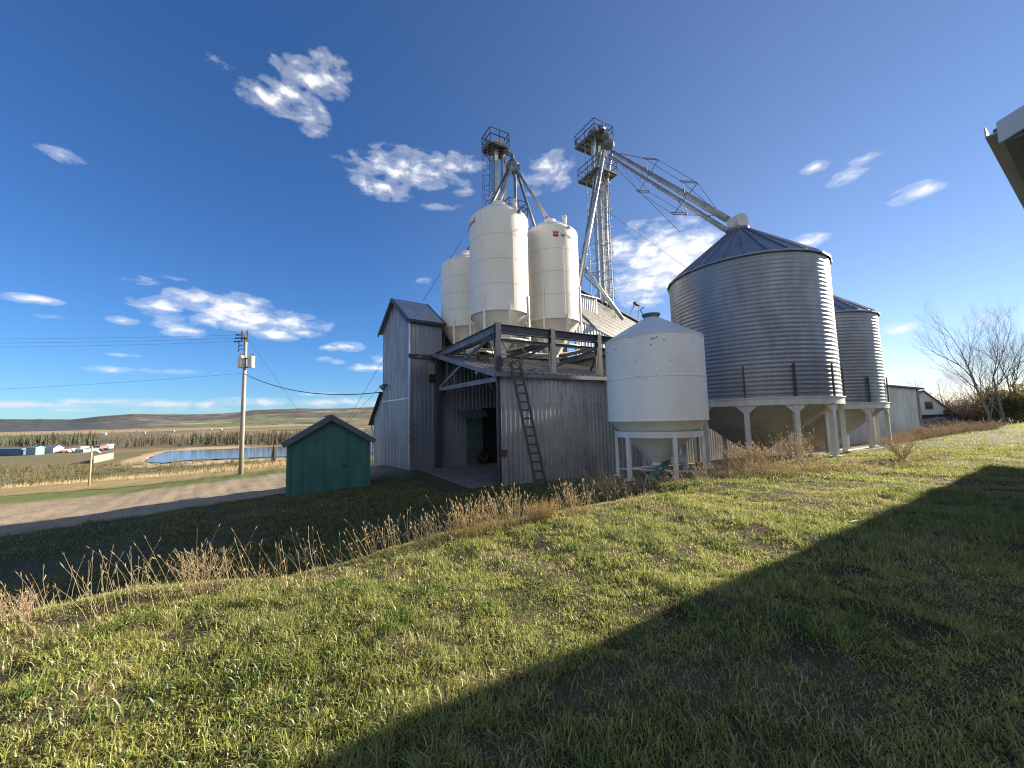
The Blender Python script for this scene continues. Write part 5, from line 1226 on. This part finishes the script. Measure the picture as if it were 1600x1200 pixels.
def crest_pt(px, py):
    """where the sight line meets the lawn"""
    d = D(px, py); x = CAM.x + d.x * _KK; y = CAM.y + d.y * _KK; z = CAM.z + d.z * _KK
    hit = np.nonzero(z < ground(x, y))[0]
    k = hit[0] if len(hit) else -1
    return V3((x[k], y[k], z[k]))
def edge_pt(px, n):
    """point at bearing of column px, n metres across the lawn from the camera"""
    d = D(px, 800); q = n / (NV[0] * d.x + NV[1] * d.y); return V3((d.x * q, d.y * q, 0))
def crest():
    rng = random.Random(12); mb = MB()
    for _ in range(640):
        px = rng.uniform(-420, 1010)
        if px < 300 and rng.random() < .35: continue
        if rng.random() > .25 + .75 * vnoise(np.array([px]), np.array([3.]), 60, 5)[0]: continue
        p = edge_pt(px, 4.95 + rng.gauss(0, .28)); h = rng.uniform(.18, .52) * (1.3 if rng.random() < .2 else 1)
        stalks(mb, V3((p.x, p.y, gz(p.x, p.y))), h, (rng.gauss(-.30, .30), rng.gauss(0, .2)), rng, .0011 + .0005 * p.y ** .5)
    tag(mb.build('dry_grass_stalks', STALK), kind='stuff')
    # litter and weeds in front of the bins
    mb = MB()
    for _ in range(1700):
        px = rng.uniform(930, 1480)
        if px < 1090 and rng.random() < .6: continue
        base = np.interp(px, [930, 1010, 1100, 1250, 1400, 1480], [768, 757, 745, 735, 722, 712]); py = base + rng.gauss(2, 5)
        p = crest_pt(px, py); 
        h = rng.uniform(.12, .42) * (2.1 if rng.random() < .2 and px < 1290 else 1) * (1 if px < 1300 else .5); stalks(mb, V3((p.x, p.y, gz(p.x, p.y))), h, (rng.gauss(-.45, .3), rng.gauss(-.05, .25)), rng, .0055, rng.random() < .6)
    tag(mb.build('dead_weeds', leafmat('dead weed litter', (.68, .57, .40), (.42, .34, .23), .4)), kind='stuff')
    mb = MB()
    for _ in range(2300):
        px = rng.uniform(1385, 1562); q = (px - 1385) / 177; py = rng.uniform(668 + 22 * (1 - q), 716 - 26 * q); p = P(px, py, np.interp(py, [660, 690, 720], [38, 27, 17.5])); g_ = gz(p.x, p.y)
        hh = .75 * math.sin(math.pi * min(max(q, .05), 1)) * rng.random() ** 1.5 * (.4 + 1.2 * vnoise(np.array([px]), np.array([py]), 14, 3)[0])
        stalks(mb, V3((p.x, p.y, g_ + hh * .6)), rng.uniform(.15, .7), (rng.gauss(-.3, .9), rng.gauss(0, .8)), rng, .013, False)
    tag(mb.build('dead_brush', leafmat('rusty dead brush', (.64, .52, .37), (.32, .24, .17), .4)), kind='stuff')
    def tuft(px, py, n, h, sp, lean, mat, label, r_=.003, seed=1, plume=True, branch=False):
        rg = random.Random(seed); p = edge_pt(px, 5.0) if px < 930 else crest_pt(px, py); m = MB()
        for _ in range(n):
            a = rg.uniform(0, 6.28); q = sp * rg.random() ** .7; b = V3((p.x + math.cos(a) * q, p.y + math.sin(a) * q, 0)); b.z = gz(b.x, b.y) - .01
            stalks(m, b, h * rg.uniform(.5, 1.1), (lean + math.cos(a) * .25 * q / sp + rg.gauss(0, .12), math.sin(a) * .2 + rg.gauss(0, .1)), rg, r_, plume)
            if branch:
                for _ in range(2): stalks(m, b + V3((lean * h * .3, 0, h * rg.uniform(.25, .5))), h * rg.uniform(.25, .5), (rg.gauss(0, .5), rg.gauss(0, .4)), rg, r_ * .7, True)
        m.top('dry_grass_tuft', mat, V3((p.x, p.y, gz(p.x, p.y))), label, 'grass tuft', 'dry tufts standing along the lawn edge')
    tuft(322, 902, 30, .46, .16, .02, STALK2, 'tall reddish weed clump at the lawn edge below the green shed', .0028, 2, True, True)
    tuft(30, 955, 50, .26, .2, -.1, STALK2, 'rust brown tuft at the left edge of the picture', .0022, 3, True, True)
    tuft(215, 915, 7, .46, .2, -.2, STALK, 'few long bent straws between the left tuft and reddish clump', .0028, 4)
    tuft(412, 882, 20, .18, .10, -.1, STALK3, 'small low pale tuft just right of the reddish clump', .0024, 14)
    tuft(590, 842, 34, .42, .30, -.35, STALK, 'straw tuft leaning left below the concrete slab', .0032, 5)
    tuft(672, 822, 40, .44, .28, -.1, STALK, 'straw tuft left of the broad blond one', .0036, 6)
    tuft(735, 806, 90, .52, .25, .0, STALK3, 'broad blond tuft in front of the shed corner post', .0036, 7)
    tuft(795, 800, 70, .58, .28, -.1, STALK, 'tall straw tuft just left of the ladder foot', .004, 8)
    tuft(848, 800, 260, .34, .22, .0, STALK3, 'dense rounded blond tussock just below the ladder foot', .0036, 9, False)
    tuft(905, 784, 60, .55, .28, -.15, STALK, 'straw tuft right of the rounded tussock', .0042, 10)
    tuft(965, 770, 60, .70, .5, -.5, STALK3, 'long straws leaning left before the squat white bin', .005, 11)
    tuft(1180, 735, 90, .85, .55, -.4, STALK2, 'brown weed clump in front of the second bin leg', .006, 12, True, True)
    tuft(1240, 728, 50, 1.25, .6, -.25, STALK, 'tallest dead weeds between the big bin legs', .006, 13, True, True)
    p = crest_pt(1410, 720); rg = random.Random(3); m = MB()
    for _ in range(22):
        a = rg.uniform(0, 6.28); grow(m, V3((p.x, p.y, gz(p.x, p.y))), V3((math.cos(a) * .7, math.sin(a) * .5, 1)), .38, .011, 3, rg, 5, .5, .1, 2)
    m.top('twiggy_shrub', STALK2, V3((p.x, p.y, gz(p.x, p.y))), 'low twiggy reddish shrub on the lawn edge right of the bins', 'shrub')
    # planks lying under the bins
    for k, (a, b, lab) in enumerate(((P(1300, 706, 17.2), P(1395, 712, 16.6), 'longer grey plank lying nearest the lawn under the farther bin'), (P(1310, 713, 16.9), P(1372, 700, 19.5), 'grey plank slanting away under the farther bin'), (P(1262, 716, 16.2), P(1330, 703, 18.4), 'grey plank between the two corrugated bins'))):
        a.z = gz(a.x, a.y) + .04 + .05 * k; b.z = gz(b.x, b.y) + .04 + .05 * k; m = MB(); m.beam(a, b, .16, .05); m.top('plank', MAT['leg_white'], (a + b) / 2, lab, 'plank', 'planks under the bins')
    p = crest_pt(1328, 819); m = MB(); m.beam(p + UP_ * .03, p + V3((.16, .03, .045)), .03, .012); m.top('wood_scrap', MAT['house_white'], p, 'small pale wood scrap lying on the shaded lawn', 'wood scrap')
crest()
# ---- brush on the bank and in the valley at left
def bank():
    rng = random.Random(77); mb = MB()
    def tw(p, h, n, s):
        for _ in range(n):
            a = rng.uniform(0, 6.28); b = p + V3((rng.gauss(0, h * .22), rng.gauss(0, h * .22), 0)); e = b + V3((math.cos(a) * h * .28, math.sin(a) * h * .28, h * rng.uniform(.4, 1.1))); w = V3((rng.gauss(0, 1), rng.gauss(0, 1), 0)).normalized() * s
            mb.quad(b - w, b + w, e + w * .25, e - w * .25)
    for _ in range(3200):                        # rough tall grass at the far edge of the field
        px = rng.uniform(-200, 640); Y = rng.uniform(38.5, 48) + (px - 200) * .004; p = P(px, 700, Y); p.z = gz(p.x, p.y) - .05; n, t = float(nt_(p.x, p.y)[0]), 0
        tw(p, rng.uniform(.15, .6), 7, .012)
    tag(mb.build('dry_bank_grass', M('bank straw', (.52, .40, .22), (.36, .28, .15), .25, .9)), kind='stuff')
    mb = MB()
    for _ in range(700):
        px = rng.uniform(-220, 640); Y = rng.uniform(95, 172); p = P(px, 700, Y); p.z = gz(p.x, p.y) - .1
        if px > 180 and rng.random() < .35: continue
        tw(p, rng.uniform(1.2, 3.2), 30, .045)
    tag(mb.build('valley_brush', M('valley brush', (.17, .14, .065), (.09, .095, .04), .08, .95)), kind='stuff')
    for k, (px, Y, h, lab) in enumerate(((8, 44, 2.3, 'dark bare sapling at the far left edge of the field'), (22, 46, 1.9, 'second dark sapling just right of the far left one'), (-40, 45, 2.6, 'bare sapling outside the left edge'), (411, 60, 3.0, 'bare sapling left of the little evergreen by the pond'), (397, 64, 2.6, 'small bare sapling near the utility pole by the pond'))):
        if px < 0: continue
        p = P(px, 700, Y); bare_tree(p, (.05, 0, 1), h, .035 + .004 * h, 60 + k, lab, 4, 'bare saplings on the bank', .6)
    # little evergreen
    p = P(427, 700, 62); p = P(500 - 73 + 0, 700, 62)
    p = P(427, 700, 60); z = gz(p.x, p.y)
bank()
def small_conifer():
    p = P(427.5, 700, 70); p = P(427.5, 700, 70); z = gz(p.x, p.y); base = V3((p.x, p.y, z)); ztop = P(427, 692, 70).z; h = ztop - z; rng = random.Random(2)
    t = thing('small_conifer', base, 'small lone evergreen in front of the pond beside the shed', 'tree')
    m = MB(); m.tube([base, base + UP_ * h], [.1, .02], 6); m.build('trunk', MAT['bark'], t)
    m = MB()
    for k in range(700):
        q = rng.random() ** .8; zz = h * (.12 + .88 * q); r_ = h * .2 * (1.05 - q) * rng.uniform(.3, 1.1); a = rng.uniform(0, 6.28); o = base + UP_ * zz; e = o + V3((math.cos(a) * r_, math.sin(a) * r_, -r_ * .25)); s = V3((-math.sin(a), math.cos(a), .4)) * .1; m.quad(o.lerp(e, .3) - s, o.lerp(e, .3) + s, e)
    m.build('foliage', DKGREEN, t)
small_conifer()
# ================================================================== light
SUN_AZ, SUN_EL = R(66), R(20)
sv = V3((math.sin(SUN_AZ) * math.cos(SUN_EL), math.cos(SUN_AZ) * math.cos(SUN_EL), math.sin(SUN_EL)))
sd = bpy.data.lights.new('sun', 'SUN'); sd.energy = 5.0; sd.angle = R(.53); sd.color = (1, .89, .72)
so = bpy.data.objects.new('sun', sd); COL.objects.link(so); so.rotation_euler = sv.to_track_quat('Z', 'Y').to_euler(); so.location = sv * 50
w = bpy.data.worlds.new('World'); scn.world = w; w.use_nodes = True; nt = w.node_tree; bg = nt.nodes['Background']
sky = N(nt, 'ShaderNodeTexSky', sky_type='NISHITA'); sky.sun_disc = False; sky.sun_elevation = SUN_EL; sky.sun_rotation = SUN_AZ
sky.altitude = 300; sky.air_density = 1.0; sky.dust_density = 0.0; sky.ozone_density = 5.0
bg.inputs['Strength'].default_value = .064
# clouds: patches at fixed bearings of the sky, torn by noise
tc = N(nt, 'ShaderNodeTexCoord'); sep = N(nt, 'ShaderNodeSeparateXYZ'); nt.links.new(tc.outputs['Generated'], sep.inputs[0])
def MA(op, a, b=None, c=None):
    n = N(nt, 'ShaderNodeMath', operation=op)
    for k, s in enumerate((a, b, c)):
        if s is None: continue
        if hasattr(s, 'is_output'): nt.links.new(s, n.inputs[k])
        else: n.inputs[k].default_value = s
    return n.outputs[0]
az = MA('ARCTAN2', sep.outputs[0], sep.outputs[1]); el = MA('ARCSINE', sep.outputs[2])
cmb = N(nt, 'ShaderNodeCombineXYZ'); nt.links.new(az, cmb.inputs[0]); nt.links.new(el, cmb.inputs[1])
def azel(px, py): d = D(px, py).normalized(); return math.atan2(d.x, d.y), math.asin(d.z)
CL = [(488, 122, 56, 28, 0, .95), (422, 155, 54, 22, 0, .85), (455, 148, 46, 26, 0, .85), (488, 188, 30, 32, 0, .75), (515, 95, 32, 20, 0, .55), (530, 120, 22, 28, 0, .6), (640, 268, 95, 26, 0, .9), (600, 292, 50, 22, 0, .85), (700, 255, 55, 18, 0, .8), (640, 240, 60, 14, 0, .5), (860, 268, 38, 34, 0, .75), (835, 285, 30, 22, 0, .6),
      (1040, 405, 85, 58, 0, 1.25), (1010, 440, 70, 28, 0, 1.1), (970, 392, 40, 24, 0, 1.0), (1085, 385, 50, 34, 0, 1.1), (990, 352, 26, 8, 0, .6), (1255, 381, 42, 13, 0, 1.0), (1272, 262, 24, 10, 0, .85), (1355, 247, 32, 9, 0, .9), (1318, 278, 36, 13, 0, .9), (1430, 302, 48, 15, 0, .95), (1005, 473, 36, 10, 0, .9),
      (300, 466, 40, 16, 0, 1.0), (250, 478, 50, 15, 0, .95), (372, 478, 60, 20, 0, 1.0), (400, 500, 110, 20, 0, 1.1), (320, 500, 80, 16, 0, .7), (428, 522, 40, 12, 0, .9), (282, 514, 44, 12, 0, .9), (480, 520, 28, 8, 0, .8), (50, 468, 50, 8, 0, .8), (75, 493, 36, 6, 0, .5), (215, 437, 34, 8, 0, .5), (275, 435, 24, 5, 0, .4), (190, 500, 30, 8, 0, .5), (515, 543, 20, 6, 0, .8), (543, 541, 26, 9, 0, .85), (503, 560, 15, 6, 0, .8), (526, 566, 13, 5, 0, .7), (585, 575, 38, 7, 0, .9), (595, 562, 16, 9, 0, .8), (195, 555, 30, 4, 0, .6), (165, 577, 36, 7, 0, .6), (215, 579, 40, 6, 0, .6), (300, 582, 60, 5, 0, .35), (95, 243, 44, 14, 0, .42), (338, 95, 30, 14, 0, .3), (690, 322, 40, 12, 0, .3), (1408, 512, 30, 11, 0, .75), (1395, 520, 24, 6, 0, .7), (1545, 503, 50, 12, 0, .75), (1480, 592, 90, 24, 0, .9), (720, 300, 26, 10, 0, .4), (480, 617, 18, 5, 0, .7), (510, 617, 26, 5, 0, .6), (665, 440, 18, 8, 0, .35)]
HB = [(40, 632, 130, 7, .95), (150, 628, 90, 6, .9), (260, 631, 120, 8, .9), (250, 641, 110, 4, .6), (400, 629, 90, 8, .85), (520, 628, 80, 7, .95), (600, 630, 60, 8, .8), (100, 640, 90, 4, .5), (300, 648, 70, 3, .4), (-120, 635, 130, 7, .8), (700, 625, 80, 9, .8), (820, 620, 80, 9, .7), (430, 640, 120, 4, .6)]
vm = None
for c in CL + [(a, b, c_, d_, 0, e_) for a, b, c_, d_, e_ in HB]:
    px, py, wx, wy, _, amp = c
    a0, e0 = azel(px, py); a1, _e = azel(px + wx, py); _a, e1 = azel(px, py - wy)
    sx = 1 / max(abs(a1 - a0), 1e-3); sy = 1 / max(abs(e1 - e0), 1e-3)
    v = N(nt, 'ShaderNodeVectorMath', operation='MULTIPLY_ADD'); nt.links.new(cmb.outputs[0], v.inputs[0]); v.inputs[1].default_value = (sx, sy, 0); v.inputs[2].default_value = (-a0 * sx, -e0 * sy, 0)
    l = N(nt, 'ShaderNodeVectorMath', operation='LENGTH'); nt.links.new(v.outputs[0], l.inputs[0])
    k = MA('MULTIPLY_ADD', l.outputs['Value'], -amp * .75, amp)
    vm = k if vm is None else MA('MAXIMUM', vm, k)
mask = MA('MAXIMUM', vm, 0.0)
mp = N(nt, 'ShaderNodeMapping'); mp.inputs['Scale'].default_value = (1, 1, 1); nt.links.new(cmb.outputs[0], mp.inputs[0])
n1 = N(nt, 'ShaderNodeTexNoise'); n1.inputs['Scale'].default_value = 22; n1.inputs['Detail'].default_value = 8; n1.inputs['Roughness'].default_value = .56; n1.inputs['Distortion'].default_value = .25
mp2 = N(nt, 'ShaderNodeMapping'); mp2.inputs['Scale'].default_value = (1, 2.0, 1); nt.links.new(cmb.outputs[0], mp2.inputs[0]); nt.links.new(mp2.outputs[0], n1.inputs['Vector'])
den = MA('ADD', mask, MA('MULTIPLY', MA('SUBTRACT', n1.outputs['Fac'], .5), 1.9))
den = MA('MULTIPLY', den, MA('MINIMUM', MA('MULTIPLY', mask, 5.0), 1.0))
dr = ramp(nt, den, [(.10, (0, 0, 0)), (.45, (.22, .22, .22)), (.95, (.92, .92, .92))])
dr.color_ramp.interpolation = 'EASE'
n2 = N(nt, 'ShaderNodeTexNoise'); n2.inputs['Scale'].default_value = 26; n2.inputs['Detail'].default_value = 5; nt.links.new(mp2.outputs[0], n2.inputs['Vector'])
cc = ramp(nt, n2.outputs['Fac'], [(.3, (4.0, 4.3, 4.9)), (.62, (6.4, 6.3, 6.2))])
hz = ramp(nt, el, [(.03, (.0, .0, .0)), (.18, (1, 1, 1))])
cc2 = mixc(nt, hz.outputs[0], (4.0, 4.3, 4.9), cc.outputs[0])
dt = N(nt, 'ShaderNodeVectorMath', operation='DOT_PRODUCT'); nt.links.new(tc.outputs['Generated'], dt.inputs[0]); dt.inputs[1].default_value = tuple(sv)
tint = ramp(nt, dt.outputs['Value'], [(.15, (.47, .68, .90)), (.85, (.96, .79, .77))])
sk = N(nt, 'ShaderNodeMix', data_type='RGBA', blend_type='MULTIPLY'); sk.inputs[0].default_value = 1
nt.links.new(sky.outputs[0], sk.inputs[6]); nt.links.new(tint.outputs[0], sk.inputs[7])
mx = mixc(nt, dr.outputs[0], sk.outputs[2], cc2)
# added cloud bank behind the camera, unseen, fills the shaded camera-facing sides
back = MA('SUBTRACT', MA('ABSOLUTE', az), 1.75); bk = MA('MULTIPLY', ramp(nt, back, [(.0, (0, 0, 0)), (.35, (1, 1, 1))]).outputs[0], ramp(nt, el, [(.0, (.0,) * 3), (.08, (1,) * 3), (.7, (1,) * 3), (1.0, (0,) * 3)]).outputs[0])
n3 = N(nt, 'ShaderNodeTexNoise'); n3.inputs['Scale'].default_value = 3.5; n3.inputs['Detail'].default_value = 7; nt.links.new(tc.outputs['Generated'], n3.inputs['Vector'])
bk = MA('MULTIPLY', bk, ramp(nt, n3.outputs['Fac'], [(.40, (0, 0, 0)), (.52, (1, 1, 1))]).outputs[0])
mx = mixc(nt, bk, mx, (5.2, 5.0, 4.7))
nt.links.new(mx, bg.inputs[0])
w.cycles.sampling_method = 'MANUAL'; w.cycles.sample_map_resolution = 512
# ================================================================== render settings
vs = scn.view_settings; vs.view_transform = 'Standard'; vs.look = 'None'; vs.exposure = 1.62; vs.gamma = 1
scn.cycles.use_denoising = True; scn.cycles.denoiser = 'OPENIMAGEDENOISE'; scn.cycles.denoising_prefilter = 'NONE'; scn.cycles.pixel_filter_type = 'BLACKMAN_HARRIS'; scn.cycles.filter_width = 1.15; scn.cycles.max_bounces = 6; scn.cycles.diffuse_bounces = 3; scn.cycles.glossy_bounces = 3; scn.cycles.transmission_bounces = 3
